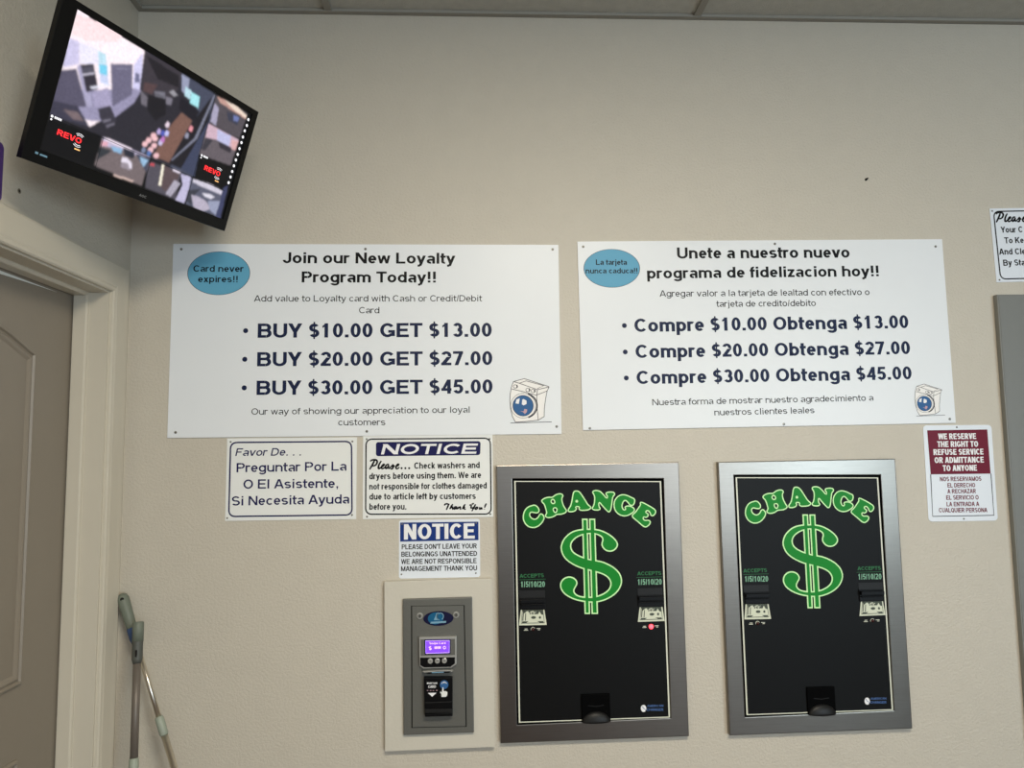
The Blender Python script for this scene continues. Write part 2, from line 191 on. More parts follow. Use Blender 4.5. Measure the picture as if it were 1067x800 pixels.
SCREEN = [((44,42,50),[[-0.012,0.597],[0.329,-0.012],[0.753,0.018],[0.749,0.752],[0.197,0.766],[0.002,0.765]]),((255,240,246),[[-0.0,-0.001],[0.324,0.005],[0.356,0.275],[0.337,0.386],[0.249,0.57],[0.175,0.715],[0.01,0.738],[0.006,0.561]]),((250,225,228),[[0.004,0.027],[0.095,-0.002],[0.208,-0.003],[0.195,0.055],[0.069,0.164],[0.008,0.17]]),((206,200,232),[[-0.002,0.205],[0.042,0.19],[0.066,0.334],[0.007,0.411],[0.003,0.295]]),((236,232,250),[[0.042,0.19],[0.125,0.174],[0.141,0.268],[0.07,0.329]]),((150,145,175),[[0.009,0.579],[0.363,0.269],[0.34,0.406],[0.256,0.61],[0.18,0.666],[0.009,0.728]]),((88,84,104),[[0.005,0.43],[0.059,0.374],[0.14,0.589],[0.005,0.693],[0.001,0.56]]),((62,60,76),[[0.002,0.649],[0.104,0.612],[0.175,0.715],[0.001,0.755]]),((120,104,108),[[0.05,0.676],[0.111,0.651],[0.144,0.693],[0.101,0.713]]),((170,165,195),[[0.059,0.357],[0.071,0.333],[0.14,0.491],[0.164,0.57],[0.14,0.589]]),((52,48,58),[[0.071,0.333],[0.122,0.284],[0.169,0.432],[0.124,0.495]]),((86,84,98),[[0.081,0.346],[0.122,0.302],[0.132,0.333],[0.089,0.379]]),((215,210,228),[[0.087,0.39],[0.136,0.336],[0.137,0.346],[0.09,0.398]]),((165,158,190),[[0.148,0.476],[0.207,0.392],[0.249,0.505],[0.174,0.563]]),((190,225,240),[[0.126,0.182],[0.161,0.177],[0.177,0.236],[0.143,0.266]]),((120,205,235),[[0.143,0.266],[0.179,0.243],[0.193,0.313],[0.156,0.326]]),((200,210,240),[[0.156,0.326],[0.193,0.313],[0.209,0.372],[0.172,0.385]]),((108,104,128),[[0.192,0.223],[0.288,0.143],[0.322,0.355],[0.249,0.505]]),((130,126,150),[[0.219,0.227],[0.274,0.188],[0.276,0.196],[0.221,0.238]]),((235,235,250),[[0.132,0.446],[0.215,0.358],[0.217,0.37],[0.14,0.456]]),((210,206,240),[[0.294,0.143],[0.319,0.025],[0.351,0.236],[0.349,0.295],[0.316,0.303]]),((110,110,140),[[0.31,0.185],[0.33,0.187],[0.343,0.243],[0.318,0.263]]),((60,55,62),[[0.324,0.005],[0.533,0.004],[0.539,0.126],[0.513,0.272],[0.378,0.353],[0.349,0.28]]),((36,33,38),[[0.336,0.029],[0.522,0.038],[0.539,0.126],[0.422,0.147]]),((86,66,68),[[0.363,0.222],[0.43,0.19],[0.413,0.277],[0.367,0.29]]),((120,118,130),[[0.423,0.244],[0.476,0.214],[0.486,0.268],[0.436,0.295]]),((150,148,155),[[0.496,0.195],[0.512,0.162],[0.544,0.183],[0.526,0.21]]),((100,98,108),[[0.423,0.254],[0.478,0.242],[0.478,0.267],[0.431,0.279]]),((120,116,128),[[0.486,0.236],[0.525,0.23],[0.522,0.285],[0.492,0.295]]),((110,105,115),[[0.355,0.29],[0.397,0.319],[0.405,0.388],[0.376,0.386]]),((30,28,33),[[0.397,0.294],[0.49,0.258],[0.511,0.372],[0.465,0.457],[0.413,0.407]]),((58,55,66),[[0.19,0.565],[0.239,0.504],[0.284,0.59],[0.252,0.667],[0.207,0.623]]),((120,116,130),[[0.223,0.629],[0.254,0.594],[0.259,0.602],[0.229,0.644]]),((110,106,120),[[0.242,0.656],[0.276,0.608],[0.281,0.618],[0.251,0.669]]),((70,74,92),[[0.533,0.004],[0.753,0.018],[0.749,0.752],[0.604,0.762],[0.678,0.379],[0.677,0.223]]),((150,155,180),[[0.535,0.015],[0.581,0.014],[0.598,0.154],[0.558,0.135]]),((185,220,232),[[0.571,0.087],[0.609,0.094],[0.615,0.166],[0.58,0.156]]),((165,228,235),[[0.611,0.105],[0.663,0.103],[0.672,0.195],[0.619,0.189]]),((30,28,36),[[0.563,0.182],[0.685,0.217],[0.665,0.31],[0.567,0.28]]),((122,90,80),[[0.588,0.295],[0.658,0.315],[0.595,0.717],[0.502,0.726],[0.546,0.448]]),((32,30,36),[[0.665,0.31],[0.731,0.049],[0.75,0.248],[0.669,0.722],[0.597,0.728]]),((120,122,140),[[0.74,0.024],[0.75,0.02],[0.713,0.435],[0.608,0.695],[0.602,0.691],[0.696,0.439]]),((62,68,92),[[0.75,0.248],[0.76,0.053],[0.763,0.744],[0.669,0.722]]),((238,190,196),[[0.431,0.671],[0.436,0.646],[0.452,0.637],[0.461,0.651],[0.457,0.675],[0.442,0.685]]),((238,190,196),[[0.444,0.63],[0.45,0.605],[0.466,0.595],[0.475,0.609],[0.471,0.634],[0.455,0.644]]),((238,190,196),[[0.466,0.695],[0.472,0.67],[0.488,0.661],[0.497,0.675],[0.493,0.699],[0.478,0.709]]),((238,190,196),[[0.473,0.598],[0.479,0.572],[0.494,0.563],[0.504,0.577],[0.5,0.601],[0.484,0.612]]),((238,190,196),[[0.502,0.719],[0.508,0.694],[0.524,0.685],[0.533,0.699],[0.529,0.724],[0.513,0.734]]),((238,190,196),[[0.478,0.652],[0.484,0.626],[0.5,0.617],[0.509,0.631],[0.505,0.655],[0.489,0.666]]),((238,190,196),[[0.461,0.581],[0.467,0.555],[0.482,0.545],[0.492,0.559],[0.488,0.584],[0.472,0.595]]),((190,170,220),[[0.487,0.53],[0.494,0.497],[0.509,0.504],[0.509,0.541],[0.494,0.546]]),((80,90,180),[[0.509,0.528],[0.515,0.495],[0.531,0.502],[0.531,0.539],[0.516,0.544]]),((190,190,240),[[0.529,0.514],[0.535,0.481],[0.551,0.488],[0.551,0.525],[0.535,0.53]]),((200,190,225),[[0.51,0.605],[0.516,0.572],[0.532,0.579],[0.531,0.616],[0.516,0.621]]),((120,130,160),[[0.436,0.718],[0.442,0.686],[0.457,0.694],[0.456,0.73],[0.442,0.734]]),((90,120,180),[[0.466,0.723],[0.473,0.691],[0.488,0.699],[0.487,0.735],[0.473,0.739]]),((230,210,225),[[0.521,0.448],[0.528,0.415],[0.543,0.422],[0.543,0.458],[0.528,0.464]]),((230,150,160),[[0.65,0.389],[0.657,0.354],[0.674,0.361],[0.673,0.399],[0.657,0.405]]),((150,150,170),[[0.639,0.457],[0.646,0.422],[0.662,0.429],[0.662,0.468],[0.646,0.473]]),((190,120,190),[[0.517,0.574],[0.524,0.541],[0.54,0.548],[0.539,0.585],[0.524,0.59]]),((8,8,9),[[0.0,0.766],[0.235,0.74],[0.241,0.981],[-0.001,0.988]]),((116,104,106),[[0.244,0.745],[0.489,0.741],[0.486,0.982],[0.238,0.966]]),((190,180,205),[[0.245,0.741],[0.356,0.744],[0.489,0.741],[0.489,0.768],[0.352,0.776],[0.285,0.795],[0.246,0.808]]),((240,225,240),[[0.249,0.739],[0.389,0.738],[0.384,0.761],[0.259,0.761]]),((225,170,185),[[0.244,0.771],[0.275,0.763],[0.273,0.796],[0.246,0.808]]),((140,180,215),[[0.286,0.781],[0.347,0.767],[0.345,0.807],[0.308,0.812]]),((52,56,62),[[0.243,0.925],[0.241,0.824],[0.3,0.811],[0.288,0.838]]),((44,46,58),[[0.345,0.755],[0.409,0.752],[0.41,0.805],[0.363,0.809]]),((228,220,235),[[0.353,0.828],[0.377,0.819],[0.407,0.84],[0.415,0.883],[0.383,0.902],[0.36,0.903]]),((150,140,150),[[0.359,0.864],[0.388,0.853],[0.409,0.9],[0.358,0.904]]),((70,72,90),[[0.41,0.758],[0.49,0.747],[0.488,0.865],[0.458,0.822]]),((150,185,215),[[0.439,0.767],[0.485,0.771],[0.469,0.836],[0.45,0.807]]),((235,205,195),[[0.337,0.976],[0.438,0.966],[0.436,0.981],[0.338,0.985]]),((82,78,88),[[0.485,0.798],[0.503,0.77],[0.675,0.767],[0.685,0.989],[0.507,0.984]]),((90,75,78),[[0.569,0.754],[0.669,0.77],[0.663,0.87],[0.618,0.956],[0.584,0.932]]),((248,240,220),[[0.561,0.755],[0.573,0.751],[0.586,0.927],[0.572,0.927]]),((210,80,90),[[0.497,0.786],[0.521,0.775],[0.522,0.796],[0.5,0.801]]),((170,165,180),[[0.65,0.834],[0.69,0.846],[0.653,0.98],[0.621,0.972]]),((225,215,230),[[0.623,0.754],[0.673,0.755],[0.669,0.77],[0.629,0.77]]),((190,185,215),[[0.675,0.767],[0.737,0.756],[0.744,0.86],[0.74,0.995],[0.685,0.989],[0.703,0.847]]),((90,92,110),[[0.738,0.764],[0.957,0.758],[0.962,1.001],[0.749,0.99],[0.744,0.86]]),((205,200,215),[[0.752,0.765],[0.863,0.746],[0.958,0.76],[0.958,0.796],[0.818,0.799],[0.756,0.79]]),((60,62,72),[[0.745,0.868],[0.815,0.819],[0.78,0.911],[0.788,0.988],[0.75,0.963]]),((182,174,192),[[0.768,0.9],[0.809,0.891],[0.865,0.902],[0.91,0.952],[0.864,0.999],[0.802,0.994]]),((215,212,225),[[0.828,0.849],[0.879,0.83],[0.916,0.837],[0.893,0.868],[0.853,0.872]]),((150,155,180),[[0.878,0.895],[0.955,0.854],[0.952,0.987],[0.905,0.964]]),((84,78,84),[[0.753,0.022],[0.975,0.014],[0.97,0.255],[0.758,0.26]]),((190,150,140),[[0.76,0.023],[0.817,0.013],[0.978,0.05],[0.977,0.069],[0.864,0.062],[0.789,0.059]]),((235,215,200),[[0.808,0.014],[0.901,0.009],[0.974,0.034],[0.974,0.059],[0.88,0.049]]),((165,160,185),[[0.758,0.083],[0.79,0.106],[0.801,0.253],[0.76,0.247]]),((60,62,78),[[0.842,0.091],[0.935,0.082],[0.931,0.158],[0.864,0.158]]),((110,120,170),[[0.889,0.091],[0.931,0.085],[0.926,0.132],[0.897,0.134]]),((100,92,98),[[0.754,0.263],[0.967,0.263],[0.96,0.515],[0.749,0.548]]),((205,175,190),[[0.755,0.268],[0.831,0.267],[0.964,0.271],[0.964,0.37],[0.831,0.362],[0.757,0.39]]),((190,190,225),[[0.815,0.278],[0.911,0.271],[0.915,0.366],[0.831,0.362]]),((55,50,58),[[0.841,0.367],[0.934,0.365],[0.935,0.414],[0.86,0.415]]),((215,170,170),[[0.921,0.301],[0.966,0.282],[0.964,0.37],[0.937,0.376]]),((60,58,66),[[0.761,0.387],[0.808,0.379],[0.777,0.494],[0.752,0.499]]),((8,8,9),[[0.749,0.548],[0.96,0.518],[0.964,0.752],[0.757,0.746]]),((10,11,14),[[0.975,0.014],[1.011,0.018],[1.001,0.694],[0.958,0.719],[0.96,0.518],[0.967,0.263]]),((62,66,98),[[0.952,0.732],[0.98,0.688],[0.988,1.002],[0.956,1.004]])]
ICONS = [([0.99,0.06],0.006473015616150175),([0.991,0.115],0.00485476171211263),([0.987,0.168],0.006473015616150175),([0.986,0.228],0.00485476171211263),([0.987,0.28],0.00485476171211263),([0.985,0.338],0.006473015616150175),([0.984,0.394],0.0032365078080750873),([0.982,0.448],0.007282142568168946),([0.98,0.505],0.006473015616150175),([0.979,0.559],0.005663888664131402),([0.978,0.612],0.005663888664131402),([0.976,0.667],0.006473015616150175)]
# ---------------------------------------------------------------- lettering
# A small monoline sans built from bars and elliptical arcs.  Unit = cap height.
XH, DE = .735, -.28
ADV = dict(A=722,B=722,C=722,D=722,E=660,F=611,G=778,H=722,I=278,J=556,K=722,L=611,M=833,N=722,O=778,P=667,Q=778,R=722,S=667,T=611,U=722,
           V=667,W=944,X=667,Y=667,Z=611,a=556,b=600,c=556,d=600,e=556,f=320,g=600,h=600,i=265,j=270,k=556,l=265,m=880,n=600,o=600,p=600,q=600,
           r=380,s=556,t=333,u=600,v=556,w=778,x=556,y=556,z=500)
for _c in '0123456789$': ADV[_c] = 556
ADV.update({'.': 278, ',': 278, '!': 310, '/': 278, "'": 220, ' ': 278, '-': 333})

class Glyph:
    def __init__(s, w, t): s.P = []; s.w = w; s.t = t
    def v(s, x, y0, y1): s.P.append([(x, y0), (x + s.w, y0), (x + s.w, y1), (x, y1)])
    def h(s, y, x0, x1): s.P.append([(x0, y), (x1, y), (x1, y + s.t), (x0, y + s.t)])
    def d(s, xa, ya, xb, yb, k=1):
        hw = s.w * k * math.hypot(xb - xa, yb - ya) / max(abs(yb - ya), 1e-3) / 2
        hw = min(hw, s.w * 1.1)
        s.P.append([(xa - hw, ya), (xa + hw, ya), (xb + hw, yb), (xb - hw, yb)])
    def r(s, x0, y0, x1, y1, a0=0, a1=360):
        n = max(3, int(abs(a1 - a0) / 16))
        cx, cy, rx, ry = (x0 + x1) / 2, (y0 + y1) / 2, (x1 - x0) / 2, (y1 - y0) / 2
        ix, iy = max(rx - s.w, .01), max(ry - s.t, .01)
        for i in range(n):
            a, b = (math.radians(a0 + (a1 - a0) * k / n) for k in (i, i + 1))
            s.P.append([(cx + rx * math.cos(a), cy + ry * math.sin(a)), (cx + rx * math.cos(b), cy + ry * math.sin(b)),
                        (cx + ix * math.cos(b), cy + iy * math.sin(b)), (cx + ix * math.cos(a), cy + iy * math.sin(a))])
    def ess(s, x0, y0, x1, y1):
        m, t = (y0 + y1) / 2, s.t
        s.r(x0, m - t / 2, x1 - .02, y1, 28, 270); s.r(x0 + .01, y0, x1, m + t / 2, 90, -152)

def glyph(c, W, w, t):
    g = Glyph(w, t); X = XH; h2 = .5
    if c == 'A': g.d(w * .55, 0, W / 2 - w * .12, 1); g.d(W - w * .55, 0, W / 2 + w * .12, 1); g.h(.23, W * .2, W * .8)
    elif c == 'B':
        g.v(0, 0, 1); g.h(0, 0, W * .6); g.h(.5 - t / 2 + .02, 0, W * .6); g.h(1 - t, 0, W * .58)
        g.r(W * .22, .52 - t / 2, W * .95, 1, -90, 90); g.r(W * .22, 0, W, .52 + t / 2, -90, 90)
    elif c == 'C': g.r(0, 0, W * 1.07, 1, 42, 318)
    elif c == 'D': g.v(0, 0, 1); g.h(0, 0, W * .45); g.h(1 - t, 0, W * .45); g.r(-W * .1, 0, W, 1, -90, 90)
    elif c == 'E': g.v(0, 0, 1); g.h(0, 0, W); g.h(1 - t, 0, W * .97); g.h(.51 - t / 2, 0, W * .9)
    elif c == 'F': g.v(0, 0, 1); g.h(1 - t, 0, W); g.h(.51 - t / 2, 0, W * .85)
    elif c == 'G': g.r(0, 0, W, 1, 38, 320); g.v(W - w, .08, .5); g.h(.5 - t, W * .55, W)
    elif c == 'H': g.v(0, 0, 1); g.v(W - w, 0, 1); g.h(.52 - t / 2, 0, W)
    elif c in 'Il': g.v(W / 2 - w / 2, 0, 1)
    elif c == 'J': g.v(W - w, .3, 1); g.r(0, 0, W, .6, 180, 360)
    elif c == 'K': g.v(0, 0, 1); g.d(w, .38, W - w * .6, 1); g.d(W * .42, .55, W - w * .5, 0)
    elif c == 'L': g.v(0, 0, 1); g.h(0, 0, W)
    elif c == 'M': g.v(0, 0, 1); g.v(W - w, 0, 1); g.d(w * .5, 1, W / 2, 0, .85); g.d(W - w * .5, 1, W / 2, 0, .85)
    elif c == 'N': g.v(0, 0, 1); g.v(W - w, 0, 1); g.d(w * .5, 1, W - w * .5, 0)
    elif c in 'O0': g.r(0, 0, W, 1)
    elif c == 'Q': g.r(0, 0, W, 1); g.d(W * .6, .3, W - w * .3, -.05)
    elif c == 'P': g.v(0, 0, 1); g.h(1 - t, 0, W * .55); g.h(.4, 0, W * .55); g.r(W * .15, .4, W, 1, -90, 90)
    elif c == 'R': g.v(0, 0, 1); g.h(1 - t, 0, W * .55); g.h(.42, 0, W * .55); g.r(W * .15, .42, W * .96, 1, -90, 90); g.d(W * .5, .5, W - w * .55, 0)
    elif c == 'S': g.ess(0, 0, W, 1)
    elif c == '$': g.ess(0, .02, W, .98); g.P.append([(W / 2 - w * .22, -.1), (W / 2 + w * .22, -.1), (W / 2 + w * .22, 1.1), (W / 2 - w * .22, 1.1)])
    elif c == 'T': g.h(1 - t, 0, W); g.v(W / 2 - w / 2, 0, 1)
    elif c == 'U': g.v(0, .35, 1); g.v(W - w, .35, 1); g.r(0, 0, W, .7, 180, 360)
    elif c == 'V': g.d(w * .55, 1, W / 2 - w * .1, 0); g.d(W - w * .55, 1, W / 2 + w * .1, 0)
    elif c == 'W':
        for a, b in ((w * .5, W * .27), (W * .5, W * .27), (W * .5, W * .73), (W - w * .5, W * .73)): g.d(a, 1, b, 0, .9)
    elif c == 'Y': g.d(w * .55, 1, W / 2, .4); g.d(W - w * .55, 1, W / 2, .4); g.v(W / 2 - w / 2, 0, .48)
    elif c == 'Z': g.h(0, 0, W); g.h(1 - t, 0, W); g.d(w * .6, t * .5, W - w * .6, 1 - t * .5)
    elif c == '1': g.v(W * .52 - w / 2, 0, 1); g.P.append([(W * .14, .66), (W * .14, .82), (W * .52, 1), (W * .52, .84)])
    elif c == '2': g.r(0, .42, W, 1, 165, -25); g.d(w * .62, t * .6, W * .78, .6); g.h(0, 0, W)
    elif c == '3': g.r(.02, .48 - t / 2, W - .03, 1, 155, -90); g.r(0, 0, W, .52 + t / 2, 90, -155)
    elif c == '4': g.h(.2, 0, W); g.v(W * .58, 0, 1); g.d(w * .5, .26, W * .58 + w * .4, .98, .8)
    elif c == '5': g.h(1 - t, W * .16, W * .94); g.P.append([(W * .04, .45), (W * .04 + w * .9, .45), (W * .16 + w * .9, 1), (W * .16, 1)]); g.r(0, 0, W, .66, 125, -155)
    elif c == '7': g.h(1 - t, 0, W); g.d(W * .34, 0, W - w * .55, 1 - t * .6)
    elif c == 'a':
        g.r(W * .03, X - .44, W, X, 160, 0); g.v(W - w, 0, X - .2); g.r(0, 0, W * .86, .26 + t, 80, 290); g.h(.26, W * .38, W - w * .5); g.h(0, W * .35, W * .5)
    elif c == 'b': g.v(0, 0, 1); g.r(0, 0, W, X)
    elif c == 'c': g.r(0, 0, W * 1.08, X, 45, 315)
    elif c == 'd': g.v(W - w, 0, 1); g.r(0, 0, W, X)
    elif c == 'e': g.r(0, 0, W, X, 0, 318); g.h(X / 2 - t * .5, w * .5, W - w * .1)
    elif c == 'f': a = W * .42 - w / 2; g.v(a, 0, .82); g.h(X - t, 0, W); g.r(a, .64, a + W * 1.15, 1, 180, 70)
    elif c == 'g': g.r(0, 0, W, X); g.v(W - w, -.05, X); g.r(0, DE, W, .2, 195, 360)
    elif c == 'h': g.v(0, 0, 1); g.r(0, X - .56, W, X, 0, 150); g.v(W - w, 0, X - .28)
    elif c == 'i': g.v(W / 2 - w / 2, 0, X); g.v(W / 2 - w / 2, 1 - t, 1)
    elif c == 'j': g.v(W / 2 - w / 2, -.1, X); g.v(W / 2 - w / 2, 1 - t, 1); g.r(W / 2 + w / 2 - .5, DE, W / 2 + w / 2, .1, 280, 360)
    elif c == 'k': g.v(0, 0, 1); g.d(w, .25, W - w * .6, X); g.d(W * .42, .42, W - w * .5, 0)
    elif c == 'm':
        g.v(0, 0, X); m = W / 2
        g.r(0, X - .5, m + w / 2, X, 0, 150); g.v(m - w / 2, 0, X - .25); g.r(m - w / 2, X - .5, W, X, 0, 150); g.v(W - w, 0, X - .25)
    elif c == 'n': g.v(0, 0, X); g.r(0, X - .56, W, X, 0, 150); g.v(W - w, 0, X - .28)
    elif c == 'o': g.r(0, 0, W, X)
    elif c == 'p': g.v(0, DE, X); g.r(0, 0, W, X)
    elif c == 'q': g.v(W - w, DE, X); g.r(0, 0, W, X)
    elif c == 'r': g.v(0, 0, X); g.r(0, X - .52, W * 1.3, X, 52, 150)
    elif c == 's': g.ess(0, 0, W, X)
    elif c == 't': a = W * .42 - w / 2; g.v(a, .15, .95); g.h(X - t, 0, W); g.r(a, 0, a + W * 1.15, .34, 180, 285)
    elif c == 'u': g.v(W - w, 0, X); g.r(0, 0, W, .56, 180, 330); g.v(0, .28, X)
    elif c == 'v': g.d(w * .5, X, W / 2, 0); g.d(W - w * .5, X, W / 2, 0)
    elif c == 'w':
        for a, b in ((w * .5, W * .27), (W * .5, W * .27), (W * .5, W * .73), (W - w * .5, W * .73)): g.d(a, X, b, 0, .88)
    elif c == 'y': g.d(w * .5, X, W / 2, 0); g.d(W - w * .5, X, W * .36, DE + t * .4); g.h(DE, W * .1, W * .36)
    elif c == 'x': g.d(w * .6, X, W - w * .6, 0); g.d(W - w * .6, X, w * .6, 0)
    elif c == 'z': g.h(0, 0, W); g.h(X - t, 0, W); g.d(w * .6, t * .5, W - w * .6, X - t * .5)
    elif c == '.': g.v(W / 2 - w / 2, 0, t * 1.1)
    elif c == ',': g.v(W / 2 - w / 2, 0, t * 1.1); g.P.append([(W / 2 + w / 2, 0), (W / 2 - w * .1, 0), (W / 2 - w * .3, -.18), (W / 2, -.18)])
    elif c == '!': g.v(W / 2 - w / 2, 0, t); g.v(W / 2 - w / 2, .3, 1)
    elif c == "'": g.v(W / 2 - w / 2, .68, 1)
    elif c == '/': g.d(w * .4, 0, W - w * .4, 1, .8)
    elif c == '-': g.h(.3, 0, W)
    return g.P

# style letter -> (stem weight, bar weight, slant)
STYLE = {'B': (.24, .18, 0), 'N': (.25, .185, 0), 'R': (.14, .12, 0), 'O': (.20, .16, 0), 'M': (.185, .155, 0), 'I': (.175, .15, .2),
         'W': (.30, .21, .25), 'C': (.215, .175, 0), 'w': (.27, .19, 0), 'D': (.2, .17, 0), 'm': (.20, .18, 0), 'g': (.20, .17, 0),
         'b': (.22, .18, 0), 'p': (.18, .16, 0), 'x': (.22, .18, 0), 's': (.22, .2, 0)}

def layout(txt, xa, za, xb, zb, cap, style):
    """polygons (x, z) of one text line running from (xa,za) to (xb,zb) with the given cap height"""
    w, t, sl = STYLE[style]
    L = math.hypot(xb - xa, zb - za) / cap
    adv = [ADV[c] / 716 for c in txt]
    SB = .054                                   # side bearings
    k = (L + 0) / (sum(adv) - 2 * SB)
    w = min(w, w * (.5 + .5 * k) if k < 1 else w)
    ux, uz = (xb - xa) / (L * cap), (zb - za) / (L * cap)
    out = []; pen = -SB * k
    for c, a in zip(txt, adv):
        if c != ' ':
            sb = SB * k * (.1 if c in 'AVWYTft' else .4 if c in 'vwyr' else 1)
            for P in glyph(c, max(a * k - 2 * sb, w), w, t):
                out.append([(xa + ((pen + sb + x + sl * y) * ux - y * uz) * cap, za + ((pen + sb + x + sl * y) * uz + y * ux) * cap) for x, y in P])
        pen += a * k
    return out
# ---------------------------------------------------------------- materials
def lin(c):
    return tuple(((v / 255) / 12.92 if v / 255 <= .04045 else ((v / 255 + .055) / 1.055) ** 2.4) for v in c)

def mat(name, rgb, rough=.5, metal=0, bump=0, scale=60, emit=0, mott=0, coat=0, stretch=None, spec=.5):
    m = bpy.data.materials.new(name); m.use_nodes = True
    nt = m.node_tree; b = nt.nodes['Principled BSDF']
    c = lin(rgb) + (1,)
    b.inputs['Base Color'].default_value = c
    b.inputs['Roughness'].default_value = rough
    b.inputs['Metallic'].default_value = metal
    b.inputs['Coat Weight'].default_value = coat
    b.inputs['Specular IOR Level'].default_value = spec
    if emit:
        b.inputs['Emission Color'].default_value = c; b.inputs['Emission Strength'].default_value = emit
    tc = nt.nodes.new('ShaderNodeTexCoord'); mp = nt.nodes.new('ShaderNodeMapping')
    nt.links.new(tc.outputs['Object'], mp.inputs[0])
    if stretch: mp.inputs['Scale'].default_value = stretch
    n = nt.nodes.new('ShaderNodeTexNoise'); n.inputs['Scale'].default_value = scale
    n.inputs['Detail'].default_value = 4; n.inputs['Roughness'].default_value = .6
    nt.links.new(mp.outputs[0], n.inputs['Vector'])
    if bump:
        bp = nt.nodes.new('ShaderNodeBump'); bp.inputs['Strength'].default_value = bump; bp.inputs['Distance'].default_value = .004
        nt.links.new(n.outputs['Fac'], bp.inputs['Height']); nt.links.new(bp.outputs[0], b.inputs['Normal'])
    # slight uneven tone / gloss so nothing is perfectly flat
    n2 = nt.nodes.new('ShaderNodeTexNoise'); n2.inputs['Scale'].default_value = scale * .12 if not stretch else scale
    n2.inputs['Detail'].default_value = 3
    nt.links.new(mp.outputs[0], n2.inputs['Vector'])
    mx = nt.nodes.new('ShaderNodeMix'); mx.data_type = 'RGBA'; mx.blend_type = 'MULTIPLY'; mx.inputs[0].default_value = 1
    mr = nt.nodes.new('ShaderNodeMapRange'); mr.inputs['From Min'].default_value = .25; mr.inputs['From Max'].default_value = .75
    mr.inputs['To Min'].default_value = 1 - (mott or .015); mr.inputs['To Max'].default_value = 1
    nt.links.new(n2.outputs['Fac'], mr.inputs['Value'])
    cb = nt.nodes.new('ShaderNodeCombineColor')
    for i in range(3): nt.links.new(mr.outputs[0], cb.inputs[i])
    mx.inputs[6].default_value = c
    nt.links.new(cb.outputs[0], mx.inputs[7])
    nt.links.new(mx.outputs[2], b.inputs['Base Color'])
    return m

